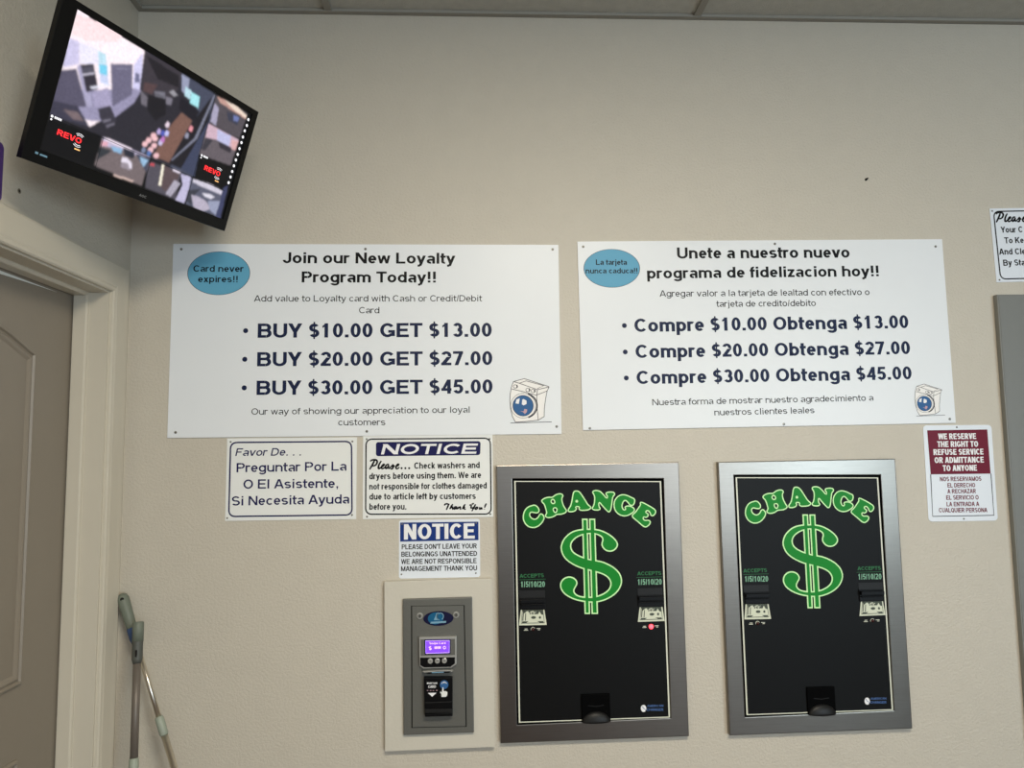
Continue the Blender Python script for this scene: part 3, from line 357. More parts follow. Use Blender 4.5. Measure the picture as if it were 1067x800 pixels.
M = dict(
    wall=mat('wall_paint', WALL, .42, bump=.55, scale=130, mott=.03, spec=.5),
    room=mat('far_wall_paint', (128, 122, 112), .6, bump=.3, scale=130),
    trim=mat('trim_paint', (203, 196, 180), .38, bump=.08, scale=60, mott=.03),
    door=mat('door_paint', (136, 127, 114), .42, bump=.1, scale=45, mott=.03),
    streak=mat('light_streak_white', (236, 240, 236), .5),  # painted light: bright white for the streak at the door head
    tile=mat('acoustic_tile', (198, 197, 188), .95, bump=1.0, scale=260, mott=.12),
    grid=mat('ceiling_grid_paint', (150, 147, 138), .6),
    floor=mat('floor_tile', FLOOR, .4, bump=.05, scale=20, mott=.2),
    board=mat('sign_board', (230, 234, 238), .36, spec=.4),
    plate=mat('sign_plate', (232, 234, 232), .35, spec=.4),
    plate2=mat('sign_plate_cool', (226, 232, 240), .3, spec=.4),
    ink=mat('ink_black', (8, 8, 12), .45, spec=.2),
    navy=mat('ink_navy', (20, 32, 66), .45, spec=.2),
    navy2=mat('ink_dark_blue', (22, 22, 78), .45, spec=.2),
    blue=mat('ink_notice_blue', (22, 52, 122), .45, spec=.2),
    oval=mat('ink_sky_blue', (100, 168, 200), .45, spec=.2),
    maroon=mat('ink_maroon', (108, 12, 40), .4, spec=.2),
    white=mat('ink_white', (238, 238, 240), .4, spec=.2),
    lineart=mat('ink_line', (58, 58, 66), .45, spec=.2),
    washb=mat('ink_washer_body', (242, 240, 238), .45, spec=.2),
    washg=mat('ink_washer_glass', (52, 98, 150), .45, spec=.2),
    washp=mat('ink_washer_pink', (196, 160, 170), .45, spec=.2),
    screw=mat('screw_steel', (120, 118, 112), .35, .8),
    steel=mat('brushed_steel', STEEL, .29, 1, bump=.03, scale=9, mott=.12, stretch=(1.2, 1, 45)),
    mpanel=mat('machine_black_panel', (8, 8, 7), .45, spec=.16),
    gasket=mat('black_gasket', (2, 2, 2), .6, spec=.05),
    line=mat('panel_white_line', (222, 224, 206), .4),
    green=mat('panel_green', (14, 132, 38), .45, spec=.2),
    lgreen=mat('panel_light_green', (206, 250, 186), .45, spec=.2),
    dgreen=mat('panel_dull_green', (52, 118, 74), .45, spec=.2),
    mgreen=mat('panel_pale_green', (128, 178, 150), .45, spec=.2),
    bill=mat('bill_paper', (214, 218, 196), .5),
    billi=mat('bill_ink', (62, 70, 56), .5),
    plastic=mat('black_plastic', (4, 4, 5), .4, spec=.18),
    plastic2=mat('dark_plastic', (27, 27, 27), .45, spec=.25),
    led=mat('led_red_lit', (255, 60, 70), .3, emit=5),
    ledoff=mat('led_dark', (60, 16, 14), .25),
    logob=mat('logo_blue', (74, 104, 156), .45, spec=.2),
    rgrey=mat('reader_grey_enamel', (101, 101, 96), .42, .25, bump=.15, scale=150),
    silver=mat('silver_plastic', (176, 176, 172), .3, .4),
    lcd=mat('lcd_purple', (112, 62, 238), .3, emit=1.0),
    lcdt=mat('lcd_text', (226, 190, 255), .3, emit=1.0),
    badge=mat('badge_navy', (12, 14, 52), .25),
    badget=mat('badge_teal', (20, 90, 130), .25),
    badgel=mat('badge_light', (120, 160, 184), .3),
    cream=mat('surround_paint', (202, 197, 184), .5, bump=.15, scale=90, mott=.02),
    grey=mat('grey_enamel', (120, 121, 117), .4, bump=.06, scale=80),
    purple=mat('purple_sign', (66, 34, 110), .4),
    mopg=mat('mop_grip_green_grey', (106, 113, 101), .55),
    mopd=mat('mop_socket_grey', (80, 82, 77), .55),
    mopb=mat('mop_collar_blue', (52, 76, 118), .5),
    mopj=mat('mop_joint_pale', (150, 158, 144), .5),
    pole=mat('grey_pole', (112, 104, 96), .45, .2),
    pole2=mat('steel_pole', (214, 206, 192), .3, 1),
    mophead=mat('mop_head', (190, 190, 180), .9, bump=.5, scale=200),
    bezel=mat('monitor_bezel', (5, 5, 6), .4, spec=.25),
    mback=mat('monitor_back', (16, 16, 17), .55),
    logoc=mat('logo_silver', (150, 150, 150), .3, .5),
    red=mat('screen_red', (255, 46, 52), .4, emit=1.0),
    scw=mat('screen_white', (235, 235, 240), .4, emit=.9),
    sco=mat('screen_orange', (250, 190, 120), .4, emit=.9),
    hole=mat('wall_hole', (20, 15, 12), .9),
    dowel=mat('wall_anchor', (126, 116, 98), .7),
    scuff=mat('wall_scuff', (150, 138, 115), .8),
    glass=mat('window_frame_paint', (60, 62, 66), .4),
)

# ---------------------------------------------------------------- helpers
class MB:
    """collects faces, links them as one mesh object"""
    def __init__(s): s.V = []; s.F = []; s.MI = []; s.mi = 0
    def face(s, P):
        n = len(s.V); s.V += [tuple(p) for p in P]; s.F.append(tuple(range(n, n + len(P)))); s.MI.append(s.mi)
    def raw(s, V, F):
        n = len(s.V); s.V += [tuple(v) for v in V]
        for f in F: s.F.append(tuple(i + n for i in f)); s.MI.append(s.mi)
        return s
    def box(s, x0, x1, y0, y1, z0, z1):
        V = [(x, y, z) for z in (z0, z1) for y in (y0, y1) for x in (x0, x1)]
        return s.raw(V, [(0, 2, 3, 1), (4, 5, 7, 6), (0, 1, 5, 4), (2, 6, 7, 3), (0, 4, 6, 2), (1, 3, 7, 5)])
    def poly(s, P, y):                            # flat print facing -Y
        T = tessellate_polygon([[Vector((p[0], p[1], 0)) for p in P]])
        for t in T:
            a, b, c = (P[i] for i in t)
            if (b[0] - a[0]) * (c[1] - a[1]) - (b[1] - a[1]) * (c[0] - a[0]) < 0: b, c = c, b
            s.face([(a[0], y, a[1]), (b[0], y, b[1]), (c[0], y, c[1])])
        return s
    def holed(s, loops, y):
        L = [[Vector((p[0], p[1], 0)) for p in P] for P in loops]; flat = [p for P in loops for p in P]
        for t in tessellate_polygon(L):
            a, b, c = (flat[i] for i in t)
            if (b[0] - a[0]) * (c[1] - a[1]) - (b[1] - a[1]) * (c[0] - a[0]) < 0: b, c = c, b
            s.face([(a[0], y, a[1]), (b[0], y, b[1]), (c[0], y, c[1])])
        return s
    def quads(s, L, y):
        for P in L:
            A = sum(P[i][0] * P[(i + 1) % len(P)][1] - P[(i + 1) % len(P)][0] * P[i][1] for i in range(len(P)))
            if A < 0: P = P[::-1]
            s.face([(p[0], y, p[1]) for p in P])
        return s
    def prism(s, P, y0, y1):                      # outline P (x,z) extruded from y0 (front) to y1 (back)
        A = sum(P[i][0] * P[(i + 1) % len(P)][1] - P[(i + 1) % len(P)][0] * P[i][1] for i in range(len(P)))
        if A < 0: P = P[::-1]
        s.poly(P, y0)
        n = len(P); V = [(p[0], y0, p[1]) for p in P] + [(p[0], y1, p[1]) for p in P]
        s.raw(V, [(i, i + n, (i + 1) % n + n, (i + 1) % n) for i in range(n)])
        k = len(s.F); s.poly(P, y1)
        for i in range(k, len(s.F)): s.F[i] = s.F[i][::-1]
        return s
    def frame(s, outer, inner, y0, y1):           # rectangular ring, outer/inner are 4-point lists in the same order
        for k in range(4):
            a, b, c, d = outer[k], outer[(k + 1) % 4], inner[(k + 1) % 4], inner[k]
            s.prism([a, b, c, d], y0, y1)
        return s
    def tube(s, pts, rads, n=16, cap=True):
        pts = [Vector(p) for p in pts]
        if not hasattr(rads, '__len__'): rads = [rads] * len(pts)
        R = []
        for i, p in enumerate(pts):
            d = (pts[min(i + 1, len(pts) - 1)] - pts[max(i - 1, 0)]).normalized()
            u = d.orthogonal().normalized() if i == 0 else (u - d * u.dot(d)).normalized()
            v = d.cross(u)
            R.append([p + (u * math.cos(2 * PI * k / n) + v * math.sin(2 * PI * k / n)) * rads[i] for k in range(n)])
        V = [q for r in R for q in r]; F = []
        for i in range(len(pts) - 1):
            for k in range(n): F.append((i * n + k, i * n + (k + 1) % n, (i + 1) * n + (k + 1) % n, (i + 1) * n + k))
        if cap: F.append(tuple(range(n))[::-1]); F.append(tuple(range((len(pts) - 1) * n, len(pts) * n)))
        return s.raw(V, F)
    def stroke(s, P, w, y, closed=False):         # flat ink line of width w along P (x,z)
        P = [Vector(p) for p in P]; n = len(P)
        ws = w if hasattr(w, '__len__') else [w] * n
        Lf, Rt = [], []
        for i in range(n):
            a = P[(i - 1) % n] if closed or i else P[i]; b = P[(i + 1) % n] if closed or i < n - 1 else P[i]
            d = (b - a); d = d.normalized() if d.length else Vector((1, 0))
            nn = Vector((-d.y, d.x)) * ws[i] / 2
            Lf.append(P[i] + nn); Rt.append(P[i] - nn)
        for i in range(n if closed else n - 1):
            j = (i + 1) % n
            s.quads([[Rt[i][:], Rt[j][:], Lf[j][:], Lf[i][:]]], y)
        return s
    def text(s, L, y):                            # overlapping bars of a letter sit a hair apart
        for i, P in enumerate(L): s.quads([P], y - 1.2e-5 * (i % 14))
        return s
    def disc(s, cx, cz, rx, y, rz=None, n=40):
        rz = rz or rx
        return s.quads([[(cx + rx * math.cos(2 * PI * k / n), cz + rz * math.sin(2 * PI * k / n)) for k in range(n)]], y)
    def ring(s, cx, cz, r0, r1, y, n=40, a0=0, a1=360, q=1):
        for k in range(n):
            a, b = (math.radians(a0 + (a1 - a0) * i / n) for i in (k, k + 1))
            s.quads([[(cx + r * math.cos(t), cz + r * math.sin(t) * q) for r, t in ((r0, a), (r1, a), (r1, b), (r0, b))]], y)
        return s
    def done(s, name, m, parent=None, bevel=0, smooth=False, seg=2):
        me = bpy.data.meshes.new(name); me.from_pydata(s.V, [], s.F)
        ms = m if isinstance(m, (list, tuple)) else [m]
        for x in ms: me.materials.append(x)
        if len(ms) > 1: me.polygons.foreach_set('material_index', s.MI)
        if bevel:
            bm = bmesh.new(); bm.from_mesh(me); bmesh.ops.remove_doubles(bm, verts=bm.verts, dist=1e-6)
            bmesh.ops.dissolve_limit(bm, angle_limit=.01, verts=bm.verts, edges=bm.edges)
            ed = [e for e in bm.edges if len(e.link_faces) == 2 and e.calc_face_angle(0) > .5]
            bmesh.ops.bevel(bm, geom=ed, offset=bevel, segments=seg, profile=.6, affect='EDGES', clamp_overlap=True)
            bm.to_mesh(me); bm.free()
        if smooth:
            me.polygons.foreach_set('use_smooth', [True] * len(me.polygons))
        me.update()
        o = bpy.data.objects.new(name, me); COL.objects.link(o)
        if parent: o.parent = parent
        return o

def thing(name, label, cat, loc=(0, 0, 0), rot=(0, 0, 0), group=None):
    o = bpy.data.objects.new(name, None); COL.objects.link(o); o.empty_display_size = .05
    o.location = loc; o.rotation_euler = rot; o['label'] = label; o['category'] = cat
    if group: o['group'] = group
    return o
def tag(o, label, cat, group=None):
    o['label'] = label; o['category'] = cat
    if group: o['group'] = group
    return o
def struct(o): o['kind'] = 'structure'; return o
def rrect(w, h, r, n=8, cx=0, cz=0):
    P = []
    for sx, sz, a in ((1, 1, 0), (-1, 1, 90), (-1, -1, 180), (1, -1, 270)):
        for k in range(n + 1):
            t = math.radians(a + 90 * k / n)
            P.append((cx + sx * (w / 2 - r) + r * math.cos(t), cz + sz * (h / 2 - r) + r * math.sin(t)))
    return P
def rquad(Q, r, n=6):
    """rounded quadrilateral"""
    P = []; Q = [Vector(q) for q in Q]
    for i in range(4):
        a, b, c = Q[i - 1], Q[i], Q[(i + 1) % 4]
        p, q = b + (a - b).normalized() * r, b + (c - b).normalized() * r
        for k in range(n + 1):
            t = k / n; P.append(((p * (1 - t) ** 2 + b * 2 * t * (1 - t) * .83 + b * 0 + q * t * t) / ((1 - t) ** 2 + 2 * t * (1 - t) * .83 + t * t))[:])
    return P
def grow(P, d):
    """offset outline P outward by d"""
    A = sum(P[i][0] * P[(i + 1) % len(P)][1] - P[(i + 1) % len(P)][0] * P[i][1] for i in range(len(P)))
    s = 1 if A > 0 else -1; n = len(P); out = []
    for i in range(n):
        a, b, c = (Vector(P[j % n]) for j in (i - 1, i, i + 1))
        u, v = (b - a).normalized(), (c - b).normalized()
        nn = Vector((u.y, -u.x)) + Vector((v.y, -v.x))
        if nn.length < 1e-6: nn = Vector((u.y, -u.x))
        nn.normalize(); k = max(.6, nn.dot(Vector((u.y, -u.x))))
        out.append((b + nn * d * s / k)[:])
    return out
def smooth_loop(P, k=2):
    for _ in range(k):
        Q = []
        for i in range(len(P)):
            a, b = P[i], P[(i + 1) % len(P)]
            Q += [(a[0] * .75 + b[0] * .25, a[1] * .75 + b[1] * .25), (a[0] * .25 + b[0] * .75, a[1] * .25 + b[1] * .75)]
        P = Q
    return P
def smooth_line(P, k=2):
    for _ in range(k):
        Q = [P[0]]
        for a, b in zip(P, P[1:]):
            Q += [(a[0] * .75 + b[0] * .25, a[1] * .75 + b[1] * .25), (a[0] * .25 + b[0] * .75, a[1] * .25 + b[1] * .75)]
        P = Q + [P[-1]]
    return P
def write(rows, y, m, parent, name='lettering', styles=None):
    o = None
    for txt, xa, za, xb, zb, cap, st in rows:
        if styles and st not in styles: continue
        o = MB().text(layout(txt, xa, za, xb, zb, cap, st), y).done(name, m, parent)
    return o
def screw(x, z, y, parent, r=.004, m=None, name='screw'):
    b = MB(); n = 14
    prof = [(r, 0), (r * .95, -.0008), (r * .6, -.0014), (0.0001, -.0016)]
    V = [(x + q * math.cos(2 * PI * k / n), y + h, z + q * math.sin(2 * PI * k / n)) for q, h in prof for k in range(n)]
    b.raw(V, [(i * n + (k + 1) % n, i * n + k, (i + 1) * n + k, (i + 1) * n + (k + 1) % n) for i in range(3) for k in range(n)])
    b.box(x - r * .7, x + r * .7, y - .0019, y - .001, z - r * .12, z + r * .12)
    return b.done(name, m or M['screw'], parent)

# ---------------------------------------------------------------- the room
XL, XR, YF, ZC = -1.0813, 5.4, -6.8, 3.002
o = MB().box(XL - .2, XR + .2, 0, .15, 0, 3.3).done('wall_back', M['wall']); struct(o)
OY0, OY1, OZ = -.94, -.126, 2.046              # door opening in the left wall
b = MB(); T = .15
b.box(XL - T, XL, OY1 + .006, 0, 0, 3.3); b.box(XL - T, XL, YF, OY0 - .006, 0, 3.3); b.box(XL - T, XL, OY0 - .006, OY1 + .006, OZ + .006, 3.3)
struct(b.done('wall_left', M['wall']))
struct(MB().box(XR, XR + .15, YF, 0, 0, 3.3).done('wall_right', M['room']))
WIN = [(-.7, 1.3), (1.6, 3.4), (3.7, 5.1)]
b = MB(); b.box(XL - T, XR + .15, YF - .15, YF, 0, .55); b.box(XL - T, XR + .15, YF - .15, YF, 2.45, 3.3)
e = [XL - T] + [v for w in WIN for v in w] + [XR + .15]
for a, c in zip(e[::2], e[1::2]): b.box(a, c, YF - .15, YF, .55, 2.45)
struct(b.done('wall_front', M['room']))
for i, (a, c) in enumerate(WIN):
    P = [(a, .55), (c, .55), (c, 2.45), (a, 2.45)]; Q = [(a + .05, .6), (c - .05, .6), (c - .05, 2.4), (a + .05, 2.4)]
    struct(MB().frame(P, Q, YF - .1, YF - .04).done('window_%d' % (i + 1), M['glass']))
struct(MB().box(XL - T, XR + .15, YF - .15, .15, -.12, 0).done('floor', M['floor']))
struct(MB().box(XL - T, XR + .15, YF - .15, .15, ZC + .006, ZC + .03).done('ceiling', M['tile']))
b = MB()                                        # exposed grid of the suspended ceiling
x = -.47 - 1.22
while x < XR:
    if x > XL + .02: b.box(x - .012, x + .012, YF, -.02, ZC - .002, ZC + .006)
    x += 1.22
y = -.61
while y > YF: b.box(XL + .02, XR - .02, y - .012, y + .012, ZC - .0015, ZC + .0058); y -= .61
b.box(XL, XR, -.02, 0, ZC - .004, ZC + .006); b.box(XL, XL + .02, YF, -.02, ZC - .004, ZC + .006)
struct(b.done('trim_ceiling_grid', M['grid'], bevel=.0008, seg=1))
struct(MB().box(XL + .1, 1.68, -.012, 0, 0, .1).done('baseboard_back', M['trim'], bevel=.003))

# ---- interior door at the left
dr = bpy.data.objects.new('door_1', None); COL.objects.link(dr); struct(dr); dr.location = (XL, 0, 0)
def strip(prof, path, name, m, parent, miter=True):
    """sweep prof [(outward-from-opening, out-of-wall)] round path [(y,z)] on the plane x = const"""
    V, F = [], []; n = len(prof)
    for i, (y, z) in enumerate(path):
        a = Vector(path[max(i - 1, 0)]); p = Vector((y, z)); c = Vector(path[min(i + 1, len(path) - 1)])
        d1 = (p - a).normalized() if i else (c - p).normalized(); d2 = (c - p).normalized() if i < len(path) - 1 else d1
        nn = Vector((-d1.y, d1.x)) + Vector((-d2.y, d2.x)); nn.normalize(); nn /= max(.4, nn.dot(Vector((-d1.y, d1.x))))
        for u, h in prof: V.append((h, y + nn.x * u, z + nn.y * u))
    for i in range(len(path) - 1):
        for k in range(n): F.append((i * n + k, i * n + (k + 1) % n, (i + 1) * n + (k + 1) % n, (i + 1) * n + k))
    F.append(tuple(range(n))); F.append(tuple((len(path) - 1) * n + k for k in range(n))[::-1])
    o = MB().raw(V, F).done(name, m, parent)
    bm = bmesh.new(); bm.from_mesh(o.data); bmesh.ops.recalc_face_normals(bm, faces=bm.faces); bm.to_mesh(o.data); bm.free()
    return o
path = [(OY0, 0), (OY0, OZ), (OY1, OZ), (OY1, 0)]
cas = [(.006, 0), (.006, .009), (.010, .0125), (.018, .0135), (.021, .0105), (.026, .0125), (.066, .0145), (.085, .0165), (.091, .0145), (.091, 0)]
strip([(max(.004, u) , h) for u, h in cas], path, 'casing', M['trim'], dr)
b = MB()
b.box(-.15, .0005, OY1, OY1 + .0058, 0, OZ + .0058); b.box(-.15, .0005, OY0 - .0058, OY0, 0, OZ + .0058); b.box(-.15, .0005, OY0, OY1, OZ, OZ + .0058)
b.done('jamb', M['trim'], dr)
stop = [(0, -.0945), (-.010, -.0945), (-.010, -.060), (-.007, -.057), (-.004, -.0555), (0, -.055)]
strip(stop, path, 'door_stop', M['trim'], dr)
DY0, DY1, DZ = OY0 + .003, OY1 - .0035, 2.0415
XD = -.0990
slab = MB().box(XD - .035, XD, DY0, DY1, .008, DZ).done('leaf', M['door'], dr, bevel=.0015)
yc = (DY0 + DY1) / 2
def arch(y0, y1, z0, z1, rise, n=18):
    P = [(y0, z0), (y0, z1)]
    for k in range(1, n): t = k / n; P.append((y0 + (y1 - y0) * t, z1 + rise * (math.sin(PI * t) ** 1.15)))
    return P + [(y1, z1), (y1, z0), (y0, z0)]
mould = [(0, .0), (0, .003), (-.004, .0075), (-.008, .0078), (-.011, .0025), (-.014, .0032), (-.019, .0058), (-.025, .004), (-.031, .0)]
def panel(P, name):
    Q = P[:-1]; n = len(mould); V, F = [], []; m = len(Q)
    for i in range(m):
        a, p, c = Vector(Q[i - 1]), Vector(Q[i]), Vector(Q[(i + 1) % m])
        d1, d2 = (p - a).normalized(), (c - p).normalized()
        nn = Vector((-d1.y, d1.x)) + Vector((-d2.y, d2.x)); nn.normalize(); nn /= max(.5, nn.dot(Vector((-d1.y, d1.x))))
        for u, h in mould: V.append((XD + .0002 + h, p.x + nn.x * u, p.y + nn.y * u))
    for i in range(m):
        for k in range(n - 1): F.append((i * n + k, i * n + k + 1, ((i + 1) % m) * n + k + 1, ((i + 1) % m) * n + k))
    o = MB().raw(V, F).done(name, M['door'], slab)
    bm = bmesh.new(); bm.from_mesh(o.data); bmesh.ops.recalc_face_normals(bm, faces=bm.faces)
    if sum(f.normal.x for f in bm.faces) < 0: bmesh.ops.reverse_faces(bm, faces=bm.faces)
    bm.to_mesh(o.data); bm.free()
PY0, PY1 = yc - (-.306 - yc), -.306
panel(arch(PY0, PY1, .985, 1.843, .062), 'upper_panel_moulding')
panel([(PY0, .22), (PY0, .80), (yc, .812), (PY1, .80), (PY1, .22), (PY0, .22)], 'lower_panel_moulding')
MB().raw([(XD + .001, -.21, 2.0285), (XD + .001, -.80, 2.031), (XD + .001, -.80, 2.016), (XD + .0015, -.5, 2.0195), (XD + .001, -.30, 2.0265)], [(0, 1, 2, 3, 4)]).done('door_light_streak', M['streak'], dr)  # tapering white wedge imitating the streak of light along the door top
b = MB(); b.tube([(XD, -.87, .95), (XD + .008, -.87, .95)], .032, 24); b.tube([(XD + .008, -.87, .95), (XD + .035, -.87, .95), (XD + .042, -.87, .95), (XD + .065, -.87, .95), (XD + .07, -.87, .95)], [.012, .012, .026, .026, .016], 24)
b.done('door_knob', M['steel'], slab, smooth=True)

# ---- grey steel door at the right
d2 = bpy.data.objects.new('door_2', None); COL.objects.link(d2); struct(d2); d2.location = (1.7135, 0, 0)
MB().box(0, .96, -.0195, 0, 0, 2.053).done('leaf', M['grey'], d2, bevel=.0035, seg=3)
MB().box(.004, .010, -.0212, -.019, 0, 2.049).done('edge_fold', M['grey'], d2, bevel=.0008)
b = MB(); b.tube([(.88, -.02, .98), (.88, -.07, .98)], .011, 16); b.tube([(.885, -.068, .98), (.77, -.068, .98)], .009, 16); b.done('handle', M['steel'], d2, smooth=True)

# ---------------------------------------------------------------- wall marks
def wallmark(P, y, m, name, label, cat): return tag(MB().quads([P], y).done(name, m), label, cat)
b = MB(); b.prism([(1.301, 2.4455), (1.305, 2.4425), (1.310, 2.446), (1.3145, 2.4520), (1.3125, 2.4545), (1.303, 2.4515)], -.0012, 0)
tag(b.done('wall_chip', M['hole']), 'tiny dark chip high on the back wall above the Spanish board', 'wall mark')
t = thing('wall_anchor', 'small empty screw anchor in the left wall under the monitor', 'wall anchor', (XL, -.559, 2.197))
R = MB(); n = 20
V = [(h, r * math.cos(2 * PI * k / n), r * math.sin(2 * PI * k / n)) for r, h in ((.0062, 0), (.0062, .0008), (.0036, .0008), (.0036, .0001)) for k in range(n)]
R.raw(V, [(i * n + k, i * n + (k + 1) % n, (i + 1) * n + (k + 1) % n, (i + 1) * n + k) for i in range(3) for k in range(n)])
R.done('sleeve', M['dowel'], t)
MB().raw([(.0003, .0037 * math.cos(2 * PI * k / n), .0037 * math.sin(2 * PI * k / n)) for k in range(n)], [tuple(range(n))]).done('hole', M['hole'], t)
b = MB(); b.tube([(XL, -.63, 2.152), (XL, -.60, 2.147), (XL, -.575, 2.149), (XL, -.53, 2.142)], [.0006, .0012, .001, .0004], 6)
tag(b.done('paint_ridge', M['wall']), 'thin raised paint line on the left wall above the door casing', 'wall mark')

# ---------------------------------------------------------------- printed signs
def sign(key, name, label, th, radius, pm, bev=.0004, cat='sign', group=None, wh=None):
    x, z, w, h, a = D[key]['info']
    if wh: w, h = wh
    t = thing(name, label, cat, (x, 0, z), (0, -a, 0), group)
    P = rrect(w, h, radius) if radius else [(-w / 2, -h / 2), (w / 2, -h / 2), (w / 2, h / 2), (-w / 2, h / 2)]
    MB().prism(P, -th, -.0003).done('panel', pm, t)
    return t, w, h
INK = .0004
def loyalty(key, label, wsc, woff):
    th = .004
    t, w, h = sign(key, 'loyalty_board', label, th, 0, M['board'], cat='sign')
    d = D[key]; y = -th - INK
    write(d['text'], y, M['ink'], t, 'heading_lettering', 'B')
    write(d['text'], y, M['ink'], t, 'small_lettering', 'R')
    p = write(d['text'], y, M['navy'], t, 'price_lettering', 'N')
    for bx, bz in d['bullets']: MB().disc(bx, bz, .0078, y).done('bullet', M['navy'], p)
    ox, oz, rx, rz = d['oval']
    bd = MB().disc(ox, oz, rx, y, rz, 64).done('oval_badge', M['oval'], t)
    MB().ring(ox, oz, rx - .0016, rx, y - .0001, 64, q=rz / rx).done('badge_outline', M['lineart'], bd)
    write(d['text'], y - .0002, M['ink'], bd, 'badge_lettering', 'O')
    for sx, sz in d['screws']: screw(sx, sz, -th, t, .0042)
    # line drawing of a front-loading washer
    c = Vector((.48891938, -.21491809)); tr = lambda P: [((Vector(p) - c) * wsc + Vector(woff))[:] for p in P]
    W = D['washer']
    dg = MB().poly(tr(W['body']), y).done('washer_drawing', M['washb'], t)
    b = MB()
    for L in W['lines']: b.stroke(tr(L), .0019 * wsc, y - .0001)
    C, ex, ez = (Vector(v) for v in tr(W['ring'])); r = ((ex - C).length + (ez - C).length) / 2
    b.ring(C.x + .006 * wsc, C.y - .0 * wsc, r * .90, r * 1.02, y - .0001, 40, -75, 75)
    b.ring(C.x, C.y, r * .97, r, y - .0001)
    for k1, k2 in W['knobs']:
        k1, k2 = (Vector(v) for v in tr([k1, k2])); kr = (k2 - k1).length
        b.ring(k1.x, k1.y, kr * .75, kr, y - .0001, 20); b.ring(k1.x + kr * .3, k1.y, kr * .6, kr * 1.1, y - .0001, 12, -60, 60)
    b.ring(C.x, C.y, r * .80, r * .84, y - .0002)
    b.done('drawing_lines', M['lineart'], dg)
    MB().disc(C.x, C.y, r * .82, y - .00015).done('drawing_door_glass', M['washg'], dg)
    b = MB()
    for L in W['eyes']: b.poly(tr(L), y - .0003)
    b.done('drawing_highlights', M['white'], dg)
    MB().poly(tr(W['mouth']), y - .0003).done('drawing_pink_patch', M['washp'], dg)
    return t
loyalty('sign1', 'large white board in English headed Join our New Loyalty Program Today, with blue oval', 1, (.48891938, -.21491809))
loyalty('sign2', 'large white board in Spanish headed Unete a nuestro nuevo programa, with blue oval', .74, (.509, -.2405))

t, w, h = sign('favor', 'notice_sign', 'white sign reading Favor De Preguntar Por La O El Asistente, below the English board', .0025, 0, M['plate'])
y = -.0025 - INK
MB().stroke(rquad(D['favor']['border'], .019), .0046, y, True).done('border_line', M['navy2'], t)
write(D['favor']['text'], y, M['navy2'], t)
for sx, sz in D['favor']['screws']: screw(sx, sz, -.0025, t, .003)

t, w, h = sign('notice', 'notice_sign', 'white NOTICE sign with dark blue banner asking to check washers and dryers', .0025, 0, M['plate'])
MB().stroke(rquad(D['notice']['border'], .019), .0042, y, True).done('border_line', M['ink'], t)
bn = MB().quads([rquad(D['notice']['banner'], .008)], y).done('banner', M['navy2'], t)
write(D['notice']['text'], y - .0002, M['white'], bn, 'banner_lettering', 'W')
lt = write(D['notice']['text'], y, M['ink'], t, 'lettering', 'C')
def brush(strokes, dots, wid, y, parent, name):
    b = MB()
    for L in strokes:
        P = smooth_line(L, 2); n = len(P)
        ws = [wid * (.65 + .45 * math.sin(PI * min(1, (i + 1) / n))) for i in range(n)]
        b.stroke(P, ws, y)
    for dx, dz in dots: b.disc(dx, dz, wid * .62, y, n=12)
    return b.done(name, M['ink'], parent)
brush(D['please_strokes'], D['please_dots'], .0054, y, t, 'script_lettering')
brush(D['thank_strokes'], [], .0046, y, t, 'script_lettering')
for sx, sz in D['notice']['screws']: screw(sx, sz, -.0025, t, .003)

t, w, h = sign('notice2', 'notice_sign', 'small white NOTICE sign with blue top, please don\'t leave belongings unattended', .002, .008, M['plate2'])
y2 = -.002 - INK
bn = MB().quads([D['notice2']['banner']], y2).done('banner', M['blue'], t)
write(D['notice2']['text'], y2 - .0002, M['white'], bn, 'banner_lettering', 'w')
write(D['notice2']['text'], y2, M['ink'], t, 'lettering', 'D')
for sx, sz in D['notice2']['screws']: screw(sx, sz, -.002, t, .0026)

t, w, h = sign('reserve', 'notice_sign', 'tall white and maroon sign, we reserve the right to refuse service', .002, .012, M['plate2'])
bn = MB().quads([D['reserve']['panel']], y2).done('maroon_panel', M['maroon'], t)
write(D['reserve']['text'], y2 - .0002, M['white'], bn, 'panel_lettering', 'w')
write(D['reserve']['text'], y2, M['maroon'], t, 'lettering', 'm')
fr = D['reserve']['frame']
b = MB(); b.stroke([fr[1], fr[2], fr[3], fr[0]], .0028, y2); b.done('border_line', M['ink'], t)
for sx, sz in D['reserve']['screws']: screw(sx, sz, -.002, t, .003)

# the sign cut by the right edge of the photo
x, z, w, h, a = D['please']['info']; W2 = .36
t = thing('notice_sign', 'white sign headed Please in script, high above the grey steel door', 'sign', (x, 0, z), (0, -a, 0))
MB().prism([(-w / 2, -h / 2), (-w / 2 + W2, -h / 2), (-w / 2 + W2, h / 2), (-w / 2, h / 2)], -.0025, -.0003).done('panel', M['plate2'], t)
Q = D['please']['border']; L, Tp, Bt = Q[0][0], Q[0][1], Q[3][1]
MB().stroke(rquad([(L, Tp), (-w / 2 + W2 - .012, Tp), (-w / 2 + W2 - .012, Bt), (L + .002, Bt)], .019), .0042, y, True).done('border_line', M['ink'], t)
write(D['please']['text'], y, M['ink'], t, 'lettering', 'C')
p0, p1, p2 = (Vector(v) for v in D['please']['script'])
src = D['please_strokes']; ax0 = min(q[0] for L_ in src for q in L_); ax1 = max(q[0] for L_ in src for q in L_)
az0 = min(q[1] for L_ in src[2:] for q in L_); k = (p1.x - p0.x) / (ax1 - ax0) * 1.06
brush([[((q[0] - ax0) * k + p0.x, (q[1] - az0) * k + p0.y) for q in L_] for L_ in src], [], .0058, y, t, 'script_lettering')
for sx, sz in D['please']['screws']: screw(sx, sz, -.0025, t, .003)

